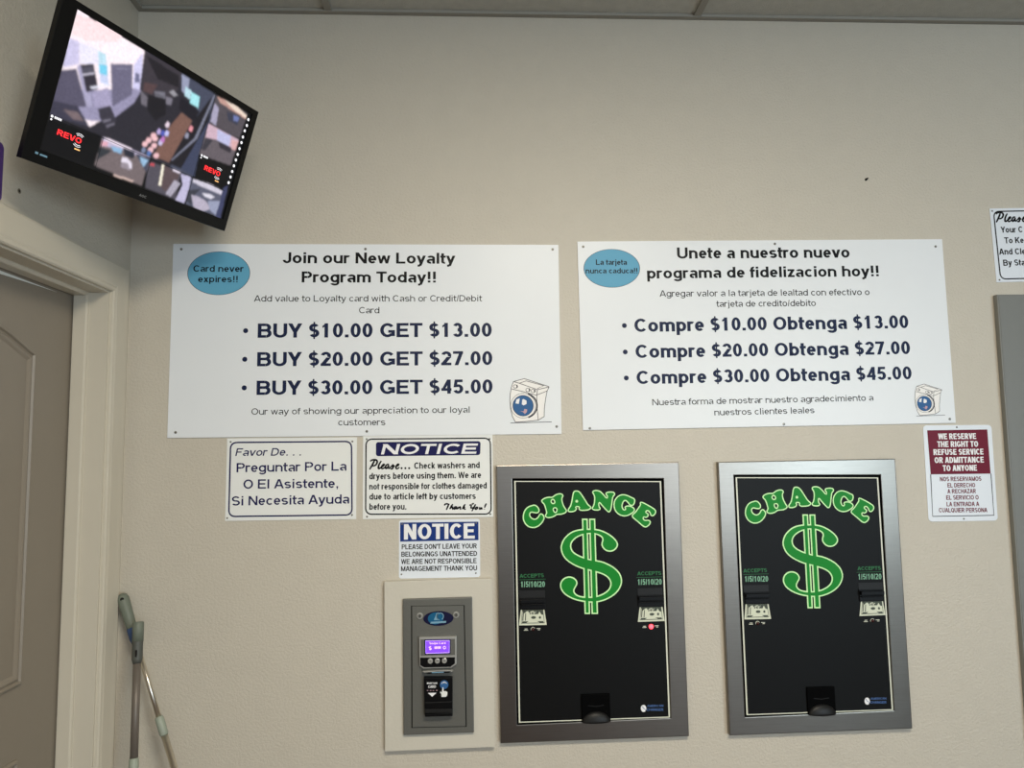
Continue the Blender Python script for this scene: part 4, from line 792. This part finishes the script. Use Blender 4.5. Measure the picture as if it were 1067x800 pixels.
# purple placard cut by the left edge
t = thing('wall_placard', 'dark purple placard on the left wall at the photo\'s left edge', 'sign', (XL, -.76, 2.215))
MB().prism(rrect(.27, .135, .012), -.003, -.0003).done('panel', M['purple'], t)
t.rotation_euler = (0, 0, PI / 2)

# ---------------------------------------------------------------- change machines
def change_machine(key_loc, label, lit):
    t = thing('change_machine', label, 'change machine', key_loc, (0, -D['machine']['info'][4], 0), 'change machines set in the back wall')
    w, h = .5753, .8315; d = dict(D, **D['machine'])
    O = [(-w / 2, h / 2), (w / 2, h / 2), (w / 2, -h / 2), (-w / 2, -h / 2)]
    I = d['opening']
    # flange: one mitred sheet with rounded outer corners
    fo = rrect(w, h, .006, 4); b = MB()
    b.frame(O, I, -.0195, 0)
    b.done('steel_frame', M['steel'], t, bevel=.0022)
    MB().prism([(p[0], p[1]) for p in I], -.006, -.0003).done('gasket', M['gasket'], t)
    Lq = d['line']; inn = [(p[0], p[1]) for p in Lq]
    pn = MB().prism(grow(inn, .001), -.0155, -.0062).done('front_panel', M['mpanel'], t, bevel=.0008)
    y = -.0155 - INK
    ln = MB().stroke(inn, .0052, y, True).done('panel_outline', M['line'], pn)
    # CHANGE
    for ch in 'CHANGE':
        loops = d['letters'][ch]
        loops = [smooth_loop(q, 1) for q in loops]
        b = MB(); b.holed(loops, y - .0002)
        lo = b.done('letter_' + ch.lower(), M['green'], pn)
        b = MB()
        for q in loops:
            b.stroke(q, .0036, y - .0005, True)
        if ch == 'A': b.poly(loops[1], y - .00045)
        b.done('letter_outline', M['lgreen'], lo)
    S = smooth_loop(d['dollar']['S'], 1)
    b = MB(); b.poly(grow(S, .0020), y - .0002)
    for q in d['dollar']['bars']: b.quads([grow(q, .0020)], y - .0003)
    ds = b.done('dollar_sign', M['lgreen'], pn)
    b = MB(); b.poly(grow(S, -.0021), y - .0006)
    for q in d['dollar']['bars']: b.quads([grow(q, -.0021)], y - .0007)
    b.done('dollar_fill', M['green'], ds)
    # the gap between the two bars shows the black panel again
    S0, S1 = d['dollar']['bars']
    # bill validators
    for side in 'LR':
        v = d['val'][side]
        P = v['slot']
        vb = MB(); x0, x1 = min(p[0] for p in P), max(p[0] for p in P); z0, z1 = min(p[1] for p in P), max(p[1] for p in P)
        vb.prism(P, -.0195, -.0157)
        # overhanging hood in steps
        H = z1 - z0
        vb.prism([(x0 + .002, z1 - .004), (x1 - .002, z1 - .004), (x1 - .002, z1 - H * .42), (x0 + .002, z1 - H * .42)], -.030, -.0195)
        vb.prism([(x0 + .004, z1 - H * .52), (x1 - .004, z1 - H * .52), (x1 - .004, z1 - H * .60), (x0 + .004, z1 - H * .60)], -.027, -.0195)
        vo = vb.done('bill_validator', M['plastic'], t, bevel=.0012)
        MB().prism(v['plate'], -.0170, -.0157).done('validator_plate', M['plastic2'], vo)
        bp = v['bill']
        bl = MB().quads([bp], -.0172)
        bo = bl.done('sample_bill', M['bill'], vo)
        TL, TR, BR, BL = (Vector(p) for p in bp)
        def at(u, vv): return (TL.lerp(TR, u).lerp(BL.lerp(BR, u), vv))[:]
        b = MB(); yb = -.0175
        b.quads([[at(.06, 0), at(.94, 0), at(.92, .08), at(.08, .08)]], yb)
        b.stroke([at(.07, .0), at(.07, .86), at(.93, .86), at(.93, 0)], .0022, yb)
        b.quads([[at(.30, .05), at(.80, .05), at(.72, .28), at(.38, .28)]], yb - .0001)
        b.quads([[at(.1, .05), at(.14, .05), at(.14, .7), at(.1, .7)], [at(.20, .2), at(.235, .2), at(.235, .7), at(.20, .7)]], yb)
        b.quads([[at(.10, .74), at(.34, .74), at(.26, .84), at(.10, .84)], [at(.66, .74), at(.90, .74), at(.90, .84), at(.76, .84)]], yb)
        b.quads([[at(.10, .08), at(.26, .08), at(.14, .24)], [at(.78, .08), at(.92, .08), at(.92, .34), at(.84, .3)]], yb)
        c = Vector(at(.53, .5)); b.disc(c.x, c.y, .0075, yb, .0042, 16)
        c = Vector(at(.78, .5)); b.disc(c.x, c.y, .0035, yb, .004, 12)
        b.done('bill_print', M['billi'], bo)
        b = MB(); c = at(.5, .2); b.ring(c[0], c[1], .004, .006, yb - .0002, 14); b.stroke([at(.36, .22), at(.44, .1), at(.56, .24), at(.64, .1)], .0015, yb - .0002)
        b.done('bill_highlight', M['bill'], bo)
        write(v['acc'], y, M['dgreen'], vo, 'accepts_lettering')
        r = v['den'][0]; b = MB()
        b.text(layout(*r[:6], 'g'), y)
        b.done('denomination_lettering', M['mgreen'], vo)
        xx = (min(r[1], r[3]) - .003, max(r[1], r[3]) + .003); zt = r[2] + r[5] + .0045
        MB().quads([[(xx[0], zt), (xx[1], zt), (xx[1], zt + .0012), (xx[0], zt + .0012)]], y).done('green_rule', M['dgreen'], vo)
        lx, lz = v['led']
        on = lit and side == 'R'
        b = MB(); b.tube([(lx, -.0156, lz), (lx, -.0175, lz), (lx, -.0195, lz), (lx, -.0205, lz)], [.0052, .0050, .0036, .0012] if not on else [.0062, .006, .0048, .002], 20)
        lo = b.done('indicator_lamp', M['led'] if on else M['ledoff'], vo, smooth=True)
        b = MB(); b.ring(lx, lz, .0055, .0068, y, 20, 20, 200) if not on else b.ring(lx, lz, .0066, .0074, y, 20)
        b.done('lamp_ring', M['line'] if not on else M['led'], lo)
        b = MB()
        for dx, dz, ww in ((-.021, .0016, .009), (-.0215, -.0022, .013), (.017, .002, .012), (.0185, -.0018, .007)):
            b.quads([[(lx + dx - ww / 2, lz + dz - .0009), (lx + dx + ww / 2, lz + dz - .0009), (lx + dx + ww / 2, lz + dz + .0009), (lx + dx - ww / 2, lz + dz + .0009)]], y)
        b.done('tiny_print', M['line'], vo)
    # coin cup: dark hooded pocket with a protruding bowl lip
    C = d['cup']; x0, x1 = C[0][0], C[1][0]; z1, z0 = C[0][1], Lq[2][1] - .006
    xm, r = (x0 + x1) / 2, (x1 - x0) / 2
    b = MB(); b.prism([(x0, z0), (x1, z0), (x1, z1), (x0, z1)], -.0215, -.0157)
    cup = b.done('coin_cup', M['gasket'], t, bevel=.002)
    n = 24; V, F = [], []; base = z0 + .001; R_ = 8
    for j in range(R_ + 1):                      # quarter-dome scoop that stands proud of the pocket
        e = PI / 2 * j / R_
        for i in range(n + 1):
            a = PI * i / n; V.append((xm - r * .97 * math.cos(a), -.0216 - .014 * math.sin(a) * math.cos(e), base + .031 * math.sin(a) * math.sin(e)))
    for j in range(R_):
        for i in range(n): F.append((j * (n + 1) + i, j * (n + 1) + i + 1, (j + 1) * (n + 1) + i + 1, (j + 1) * (n + 1) + i))
    F.append(tuple(range(n + 1))[::-1])
    o = MB().raw(V, F).done('bowl_lip', M['plastic2'], cup, smooth=True)
    bm = bmesh.new(); bm.from_mesh(o.data); bmesh.ops.remove_doubles(bm, verts=bm.verts, dist=1e-6); bmesh.ops.recalc_face_normals(bm, faces=bm.faces); bm.to_mesh(o.data); bm.free()
    MB().stroke([(x0 + .02, z0 + .050), (xm, z0 + .047), (x1 - .02, z0 + .050)], .0016, -.0219).done('pocket_edge', M['plastic2'], cup)
    # maker's logo
    c, e = (Vector(v) for v in d['logo']['c']); rr = (e - c).length
    lg = MB().disc(c.x, c.y, rr * 1.0, y, rr * 1.25, 24).done('logo_emblem', M['white'], pn)
    MB().stroke([(c.x - rr * .5, c.y + rr * .8), (c.x, c.y), (c.x + rr * .4, c.y - rr * .1), (c.x + rr * .7, c.y - rr * .8)], .0016, y - .0002).done('emblem_swoosh', M['logob'], lg)
    write(d['logo']['text'], y, M['logob'], pn, 'logo_lettering')
    return t
mx, mz = D['machine']['info'][:2]
change_machine((mx, 0, mz), 'black change machine in steel frame with red lamp lit, nearer the card reader', True)
change_machine((1.0499, 0, 1.1041), 'black change machine in steel frame with no lamp lit, nearer the grey door', False)

# ---------------------------------------------------------------- card reader and its surround
x, z, w, h, a = D['surround']; z -= .0035; h = .497
t = thing('reader_surround', 'cream painted board mounted on the wall round the grey card reader', 'mounting board', (x, 0, z), (0, -.006, 0))
MB().box(-w / 2, w / 2, -.020, 0, -h / 2, h / 2).done('board', M['cream'], t, bevel=.0015)
x, z, w, h, a = D['reader']['info']; d = D['reader']
t = thing('card_reader', 'grey loyalty card reader with purple display and three buttons', 'card reader', (x, -.020, z), (0, -a, 0))
bd = MB().box(-w / 2, w / 2, -.0115, 0, -h / 2, h / 2).done('housing', M['rgrey'], t, bevel=.003)
DQ = d['door']
MB().stroke(DQ, .0032, -.0118, True).done('door_gap', M['gasket'], bd)
dp = MB().prism(grow(DQ, -.0018), -.0128, -.0116).done('door_panel', M['rgrey'], t, bevel=.0006)
for lx, lz in d['locks']:
    b = MB(); b.tube([(lx, -.0127, lz), (lx, -.0155, lz), (lx, -.0165, lz)], [.0098, .0092, .0078], 24)
    lk = b.done('lock', M['silver'], dp, smooth=False)
    b = MB(); b.tube([(lx, -.0166, lz), (lx, -.0172, lz)], .0058, 20); b.done('key_barrel', M['rgrey'], lk)
    MB().box(lx - .0009, lx + .0009, -.0176, -.0172, lz - .0035, lz + .0035).done('keyhole', M['gasket'], lk)
c, e1, e2 = (Vector(v) for v in d['oval']); rx, rz = (e1 - c).length, (e2 - c).length
b = MB(); b.prism([(c.x + rx * math.cos(2 * PI * k / 40), c.y + rz * math.sin(2 * PI * k / 40)) for k in range(40)], -.0146, -.0128)
bg = b.done('oval_badge', M['badge'], dp)
yb = -.0149
MB().disc(c.x - rx * .18, c.y + rz * .02, rx * .52, yb, rz * .82, 30).done('badge_glow', M['badget'], bg)
b = MB(); b.ring(c.x + rx * .12, c.y + rz * .28, rz * .40, rz * .52, yb - .0002, 24, -60, 250)
b.poly([(c.x - rx * .3, c.y - rz * .2), (c.x - rx * .12, c.y + rz * .75), (c.x + rx * .02, c.y + rz * .85), (c.x - rx * .08, c.y + rz * .1), (c.x + rx * .1, c.y - rz * .25)], yb - .0002)
b.quads([[(c.x - rx * .55, c.y - rz * .68), (c.x + rx * .5, c.y - rz * .62), (c.x + rx * .52, c.y - rz * .36), (c.x - rx * .5, c.y - rz * .42)]], yb - .0002)
b.done('badge_emblem', M['badgel'], bg)
# display unit
BZ = d['bezel']
bz = MB().prism(BZ, -.026, -.0128).done('display_bezel', M['silver'], dp, bevel=.0016)
MB().prism(d['recess'], -.0266, -.0262).done('display_recess', M['rgrey'], bz)
MB().prism(grow(d['lcd'], .003), -.0270, -.0266).done('display_border', M['badge'], bz)
lc = MB().prism(d['lcd'], -.0274, -.0270).done('lcd_screen', M['lcd'], bz)
b = MB(); b.stroke(grow(d['lcd'], -.0008), .0011, -.0277, True); b.text(layout(*d['lcdtext'][0][:6], 'p'), -.0277)
for r in d['lcdtext'][1:]: b.text(layout(*r[:6], 'p'), -.0277)
l0 = Vector(d['lcd'][3]).lerp(Vector(d['lcd'][2]), .5); cz = (d['lcd'][0][1] + d['lcd'][3][1]) / 2
for k in range(5): b.quads([[(l0.x - .009 + k * .004, cz - .006), (l0.x - .0065 + k * .004, cz - .006), (l0.x - .0065 + k * .004, cz + .001), (l0.x - .009 + k * .004, cz + .001)]], -.0277)
b.done('lcd_lettering', M['lcdt'], lc)
MB().prism(d['black'], -.0272, -.0262).done('button_panel', M['plastic'], bz, bevel=.0003)
for bx, bz_ in d['buttons']:
    b = MB(); b.tube([(bx, -.0272, bz_), (bx, -.0295, bz_), (bx, -.0302, bz_)], [.0078, .0076, .0064], 24); bt = b.done('button', M['silver'], bz)
    MB().box(bx - .0028, bx + .0028, -.0306, -.0302, bz_ - .0006, bz_ + .0006).done('button_mark', M['gasket'], bt)
lp = MB().prism(smooth_loop(d['lip'], 1), -.030, -.0128).done('reader_lip', M['silver'], dp, bevel=.0012)
lipc = Vector(d['lip'][3])
MB().quads([[(lipc.x - .038, lipc.y + .0045), (lipc.x - .030, lipc.y + .0008), (lipc.x + .034, lipc.y + .002), (lipc.x + .040, lipc.y + .006), (lipc.x, lipc.y + .0065)]], -.0304).done('lip_slot', M['gasket'], lp)
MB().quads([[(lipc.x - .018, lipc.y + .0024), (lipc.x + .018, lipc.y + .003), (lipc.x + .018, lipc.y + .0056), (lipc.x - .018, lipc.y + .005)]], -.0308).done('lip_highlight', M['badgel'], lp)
# lower card module
MO = d['module']
mo = MB().prism(MO, -.030, -.0128).done('card_module', M['plastic'], dp, bevel=.0015)
rg = d['ridge']; zr = (rg[0][1] + rg[1][1]) / 2; mx0, mx1 = MO[0][0], MO[1][0]
MB().box(mx0 + .003, mx1 - .003, -.0335, -.030, zr - .002, zr + .001).done('slot_ridge', M['plastic2'], mo, bevel=.0008)
MB().prism(d['band'], -.0345, -.030).done('slot_mouth', M['plastic2'], mo, bevel=.001)
MB().box(mx0 + .003, mx1 - .004, -.037, -.030, MO[3][1] + .002, MO[3][1] + .010).done('slot_lip', M['plastic'], mo, bevel=.0015)
ym = -.0304
b = MB()
for r in d['text']: b.text(layout(*r[:6], 'x'), ym)
b.poly(d['arrow'], ym); b.done('module_lettering', M['white'], mo)
b = MB()
for q in d['dots']: b.quads([[(q[0] - .002, q[1] - .001), (q[0] + .002, q[1] - .001), (q[0] + .002, q[1] + .001), (q[0] - .002, q[1] + .001)]], ym)
b.done('module_marks', M['red'], mo) if False else b.done('module_marks', M['washp'], mo)
g0, g1 = (Vector(v) for v in d['globe']); gr = (g1 - g0).length
gb = MB().disc(g0.x, g0.y, gr, ym).done('globe_print', M['washg'], mo)
b = MB(); b.ring(g0.x, g0.y, gr * .55, gr * .68, ym - .0002, 20, 20, 160); b.disc(g0.x, g0.y + gr * .55, gr * .2, ym - .0002, n=12); b.done('globe_lines', M['white'], gb)
MB().poly(d['hand'], ym - .0003).done('hand_print', M['plate'], mo)

# ---------------------------------------------------------------- security monitor on its corner arm
SW, SH = .56, .315
ya, ti, ro = (math.radians(v) for v in (67.5, 19.0, -1.1))
Rz, Rx, Ry = Matrix.Rotation(ya, 4, 'Z'), Matrix.Rotation(ti, 4, 'X'), Matrix.Rotation(ro, 4, 'Y')
mon = thing('monitor', 'black wide monitor tilted down from the top left corner, showing camera views', 'monitor')
mon.matrix_world = Matrix.Translation((-.80, -.464, 2.395)) @ Rz @ Rx @ Ry
OB = [(-.316, .173), (.302, .173), (.299, -.189), (-.316, -.189)]
IN = [(-SW / 2, SH / 2), (SW / 2, SH / 2), (SW / 2, -SH / 2), (-SW / 2, -SH / 2)]
b = MB(); b.frame(OB, IN, -.004, .012)
bz = b.done('bezel', M['bezel'], mon, bevel=.0015)
MB().raw([(-.299, .012, -.186), (.299, .012, -.186), (.299, .012, .170), (-.299, .012, .170), (-.285, .030, -.175), (.285, .030, -.175), (.285, .030, .16), (-.285, .030, .16),
          (-.17, .044, -.14), (.17, .044, -.14), (.17, .044, .10), (-.17, .044, .10)],
         [(0, 1, 5, 4), (1, 2, 6, 5), (2, 3, 7, 6), (3, 0, 4, 7), (4, 5, 9, 8), (5, 6, 10, 9), (6, 7, 11, 10), (7, 4, 8, 11), (8, 9, 10, 11)]).done('back_shell', M['mback'], mon)
# what the screen shows, coarse camera pictures
NX, NY = 320, 180
img = np.zeros((NY + 1, NX + 1, 3)); img[:] = .004
gx, gy = np.meshgrid(np.linspace(0, 1, NX + 1), np.linspace(0, 1, NY + 1))
rs = np.random.RandomState(3)
for col, P in SCREEN:
    P = np.array(P); m = np.zeros(gx.shape, bool); n = len(P)
    for i in range(n):
        (xa, ya_), (xb, yb_) = P[i], P[(i + 1) % n]
        if ya_ == yb_: continue
        m ^= ((gy < ya_) != (gy < yb_)) & (gx < (xb - xa) * (gy - ya_) / (yb_ - ya_) + xa)
    img[m] = lin(col)
noise = rs.rand(NY // 3 + 2, NX // 3 + 2).repeat(3, 0).repeat(3, 1)[:NY + 1, :NX + 1]
noise = noise * .35 + rs.rand(NY + 1, NX + 1) * .65
live = img.sum(2) > .04
def blur(a):
    a = a.copy()
    a[1:-1] = (a[:-2] + a[1:-1] * 2 + a[2:]) / 4; a[:, 1:-1] = (a[:, :-2] + a[:, 1:-1] * 2 + a[:, 2:]) / 4
    return a
img = blur(blur(img)); img *= np.where(live, .84 + .32 * noise, 1)[..., None]; img = blur(img)
for cu in (.2475, .4985, .7515):                # cell borders
    j = int(cu * NX); img[int(.745 * NY):, j:j + 1] *= .25
j = int(.7515 * NX); img[:, j:j + 1] *= .25
img[int(.752 * NY):int(.752 * NY) + 1, :int(.97 * NX)] *= .25
V = np.stack([(gx - .5) * SW, np.zeros_like(gx), (.5 - gy) * SH], -1).reshape(-1, 3)
idx = np.arange((NX + 1) * (NY + 1)).reshape(NY + 1, NX + 1)
F = np.stack([idx[1:, :-1], idx[1:, 1:], idx[:-1, 1:], idx[:-1, :-1]], -1).reshape(-1, 4)
me = bpy.data.meshes.new('screen'); me.from_pydata(V.tolist(), [], F.tolist())
ca = me.color_attributes.new('picture', 'FLOAT_COLOR', 'POINT')
ca.data.foreach_set('color', np.concatenate([img.reshape(-1, 3), np.ones(((NX + 1) * (NY + 1), 1))], 1).ravel().astype(np.float32))
sm = bpy.data.materials.new('screen_picture'); sm.use_nodes = True; nt = sm.node_tree; bs = nt.nodes['Principled BSDF']
at_ = nt.nodes.new('ShaderNodeAttribute'); at_.attribute_name = 'picture'
nt.links.new(at_.outputs['Color'], bs.inputs['Emission Color']); bs.inputs['Emission Strength'].default_value = SCREEN_EMIT
bs.inputs['Base Color'].default_value = (.01, .01, .012, 1); bs.inputs['Roughness'].default_value = .35; bs.inputs['Specular IOR Level'].default_value = .15
me.materials.append(sm)
scr = bpy.data.objects.new('screen', me); COL.objects.link(scr); scr.parent = mon
def sp(u, v): return ((u - .5) * SW, (.5 - v) * SH)
def revo(u0, v0, u1, capv, nm):
    x0, z0 = sp(u0, v0); x1, _ = sp(u1, v0)
    MB().text(layout('REVO', x0, z0, x1, z0 - .0, capv * SH, 'w'), -.0008).done('logo_lettering', M['red'], scr)
    cx, cz = x1 - (x1 - x0) * .13, z0 + capv * SH / 2; r = capv * SH
    b = MB()
    for k in (.85, 1.15): b.ring(cx, cz, r * k, r * (k + .09), -.0008, 12, 50, 125); b.ring(cx, cz, r * k, r * (k + .09), -.0008, 12, 230, 305)
    b.done('logo_arcs', M['scw'], scr)
    ox, oz = cx - r * .35, cz - r * 1.75
    MB().quads([[(ox, oz), (ox + r * 1.1, oz), (ox + r * 1.1, oz + r * .2), (ox, oz + r * .2)]], -.0008).done('logo_caption', M['sco'], scr)
revo(.050, .858, .157, .040, 0); revo(.800, .652, .907, .042, 1)
b = MB()
for (u, v), r in ICONS:
    X_, Z_ = sp(u, v)
    b.ring(X_, Z_, .0012, .0042, -.0008, 12)
for u0, v0, n in ((.014, .752, 5), (.764, .545, 5)):
    X_, Z_ = sp(u0, v0)
    b.disc(X_, Z_, .003, -.0008, n=10); b.disc(X_, Z_ - .007, .0022, -.0008, n=10)
    for k in range(n): b.quads([[(X_ + .006 + k * .0035, Z_ - .0025), (X_ + .0085 + k * .0035, Z_ - .0025), (X_ + .0085 + k * .0035, Z_ + .0025), (X_ + .006 + k * .0035, Z_ + .0025)]], -.0008)
b.done('screen_icons', M['scw'], scr)
MB().text(layout('AOC', -.011, -.1785, .011, -.1785, .006, 'w'), -.0045).done('maker_logo', M['logoc'], bz)
MB().quads([[(-.29, -.170), (-.283, -.170), (-.283, -.165), (-.29, -.165)], [(-.279, -.170), (-.262, -.170), (-.262, -.166), (-.279, -.166)]], -.0045).done('corner_sticker', M['badgel'], bz)
# bracket: VESA plate, arm and wall plate
def to_local(p): return (mon.matrix_world.inverted() @ Vector(p))[:]
b = MB(); b.box(-.055, .055, .044, .050, -.06, .05); br = b.done('bracket', M['plastic'], mon, bevel=.001)
back = mon.matrix_world @ Vector((0, .05, -.005)); wallp = Vector((XL, -.35, back.z + .03))
b = MB(); mid = back.lerp(wallp, .5) + Vector((0, 0, -.01))
b.tube([to_local(back), to_local(mid), to_local(wallp + Vector((.01, 0, 0)))], .014, 12)
b.done('arm', M['plastic'], br)
b = MB(); c = [to_local(wallp + Vector(v)) for v in ((.002, -.04, -.09), (.002, .04, -.09), (.002, .04, .09), (.002, -.04, .09), (.012, -.04, -.09), (.012, .04, -.09), (.012, .04, .09), (.012, -.04, .09))]
b.raw(c, [(0, 1, 2, 3), (7, 6, 5, 4), (0, 4, 5, 1), (1, 5, 6, 2), (2, 6, 7, 3), (3, 7, 4, 0)]).done('wall_plate', M['plastic'], br)

# ---------------------------------------------------------------- the two mops in the corner
def line(p, q, ts): p, q = Vector(p), Vector(q); return [p + (q - p) * t for t in ts]
def mop_a():
    top = Vector((-1.0585, -.030, 1.149)); low = Vector((-.8635, -.110, .690))
    dirv = (low - top).normalized(); L = top.z / -dirv.z - .045; end = top + dirv * L
    g = 'mops leaning in the corner'
    t = thing('mop', 'leaning mop with steel pole, grey grip with hanging hole and blue collar', 'mop', (end.x, end.y, 0), group=g)
    R0 = lambda s: tuple(top + dirv * s - Vector((end.x, end.y, 0)))
    b = MB(); b.tube([R0(-.008), R0(-.004), R0(.006), R0(.03), R0(.085), R0(.10)], [.006, .0125, .0165, .0165, .0145, .014], 20); gp = b.done('grip', M['mopg'], t, smooth=True)
    nrm = Vector((.25, -.95, .12)).normalized(); c = Vector(R0(.008)) + nrm * .0155
    b = MB(); b.tube([tuple(c - nrm * .004), tuple(c + nrm * .0012)], .0052, 16); b.done('hanging_hole', M['hole'], gp)
    b = MB(); b.tube([R0(.098), R0(.102), R0(.13), R0(.142)], [.0145, .0152, .015, .012], 20); b.done('collar', M['mopb'], t, smooth=True)
    b = MB(); b.tube([R0(.14), R0(.16)], [.0125, .0105], 20); b.done('ferrule', M['plastic'], t, smooth=True)
    j = (top.z - .80) / -dirv.z
    b = MB(); b.tube([R0(.155), R0(j)], .0072, 20); b.done('pole', M['pole2'], t, smooth=True)
    b = MB(); b.tube([R0(j - .022), R0(j - .018), R0(j + .028), R0(j + .032)], [.0095, .0118, .0118, .0095], 20); b.done('joint_sleeve', M['mopj'], t, smooth=True)
    b = MB(); b.tube([R0(j + .02), R0(L - .01)], .0092, 20); b.done('lower_pole', M['pole'] if False else M['pole2'], t, smooth=True)
    MB().box(-.16, .16, -.05, .05, .004, .035).done('mop_head', M['mophead'], t, bevel=.008)
def mop_b():
    top = Vector((-.985, -.085, 1.084)); low = Vector((-.950, -.165, .748))
    dirv = (low - top).normalized(); L = top.z / -dirv.z - .045; end = top + dirv * L
    t = thing('mop', 'upright mop with dull grey pole and grey socket top, in front of the leaning one', 'mop', (end.x, end.y, 0), group='mops leaning in the corner')
    R0 = lambda s: tuple(top + dirv * s - Vector((end.x, end.y, 0)))
    b = MB(); b.tube([R0(-.002), R0(.001), R0(.052)], [.013, .0152, .0150], 20); gp = b.done('grip', M['mopg'], t, smooth=True)
    b = MB(); b.tube([R0(.052), R0(.056), R0(.10), R0(.112)], [.0150, .0142, .0142, .011], 20); sk = b.done('socket', M['mopd'], t, smooth=True)
    c = Vector(R0(.088)); b = MB(); b.box(c.x + .000, c.x + .005, c.y - .0150, c.y - .0125, c.z - .016, c.z + .016); b.done('socket_slot', M['hole'], sk)
    j = (top.z - .735) / -dirv.z
    b = MB(); b.tube([R0(.108), R0(j)], .0104, 20); b.done('pole', M['pole'], t, smooth=True)
    b = MB(); b.tube([R0(j - .004), R0(j), R0(j + .055), R0(j + .06)], [.0105, .0125, .0125, .0105], 20); b.done('joint_sleeve', M['mopj'], t, smooth=True)
    b = MB(); b.tube([R0(j + .05), R0(L - .01)], .009, 20); b.done('lower_pole', M['pole'], t, smooth=True)
    MB().box(-.045, .045, -.13, .13, .004, .035).done('mop_head', M['mophead'], t, bevel=.008)
mop_a(); mop_b()

# ---------------------------------------------------------------- light
def area(name, loc, rot, sx, sy, watts, col, spread=180):
    l = bpy.data.lights.new(name, 'AREA'); l.shape = 'RECTANGLE'; l.size = sx; l.size_y = sy; l.energy = watts; l.color = col; l.spread = math.radians(spread)
    o = bpy.data.objects.new(name, l); COL.objects.link(o); o.location = loc; o.rotation_euler = rot
    return o
for i, (a, c) in enumerate(WIN):
    area('window_daylight', ((a + c) / 2, YF - .02, 1.5), (PI / 2, 0, 0), c - a - .1, 1.8, WINW[i], WINC[i])
for i, (lx, ly) in enumerate(LAMPS):
    t = thing('ceiling_light', 'recessed louvred ceiling light in the suspended ceiling', 'ceiling light', (lx, ly, ZC), group='ceiling lights behind the camera')
    P = [(-.61, -.30), (.61, -.30), (.61, .30), (-.61, .30)]; Q = [(-.58, -.27), (.58, -.27), (.58, .27), (-.58, .27)]
    b = MB(); b.frame(P, Q, 0, .014); o = b.done('frame', M['grid'], t); o.rotation_euler = (PI / 2, 0, 0)
    area('lamp', (lx, ly, ZC - .006), (0, 0, 0), 1.1, .5, LAMPW[i], LAMPC, SPREAD)
w = bpy.data.worlds.new('world'); SC.world = w; w.use_nodes = True
w.node_tree.nodes['Background'].inputs[0].default_value = (.75, .85, 1, 1); w.node_tree.nodes['Background'].inputs[1].default_value = AMB

# ---------------------------------------------------------------- camera
cam = bpy.data.cameras.new('camera'); co = bpy.data.objects.new('camera', cam); COL.objects.link(co); SC.camera = co
cam.sensor_width = 36; cam.lens = 756.11 / 1067 * 36; cam.clip_start = .02
yaw, pit, rol = .0494, .08901, -.014296
f = Vector((math.sin(yaw) * math.cos(pit), math.cos(yaw) * math.cos(pit), math.sin(pit)))
r = Vector((math.cos(yaw), -math.sin(yaw), 0)); u = r.cross(f)
rr = r * math.cos(rol) + u * math.sin(rol); uu = -r * math.sin(rol) + u * math.cos(rol)
m = Matrix((rr, uu, -f)).transposed().to_4x4(); m.translation = (0, -2.29145, 1.57)
co.matrix_world = m
SC.view_settings.view_transform = 'Standard'; SC.view_settings.look = 'None'
SC.view_settings.exposure = EXPO; SC.view_settings.gamma = 1; SC.view_settings.use_curve_mapping = False
SC.cycles.use_denoising = True
SC.cycles.max_bounces = 6; SC.cycles.diffuse_bounces = 4
SC.cycles.sample_clamp_indirect = 4
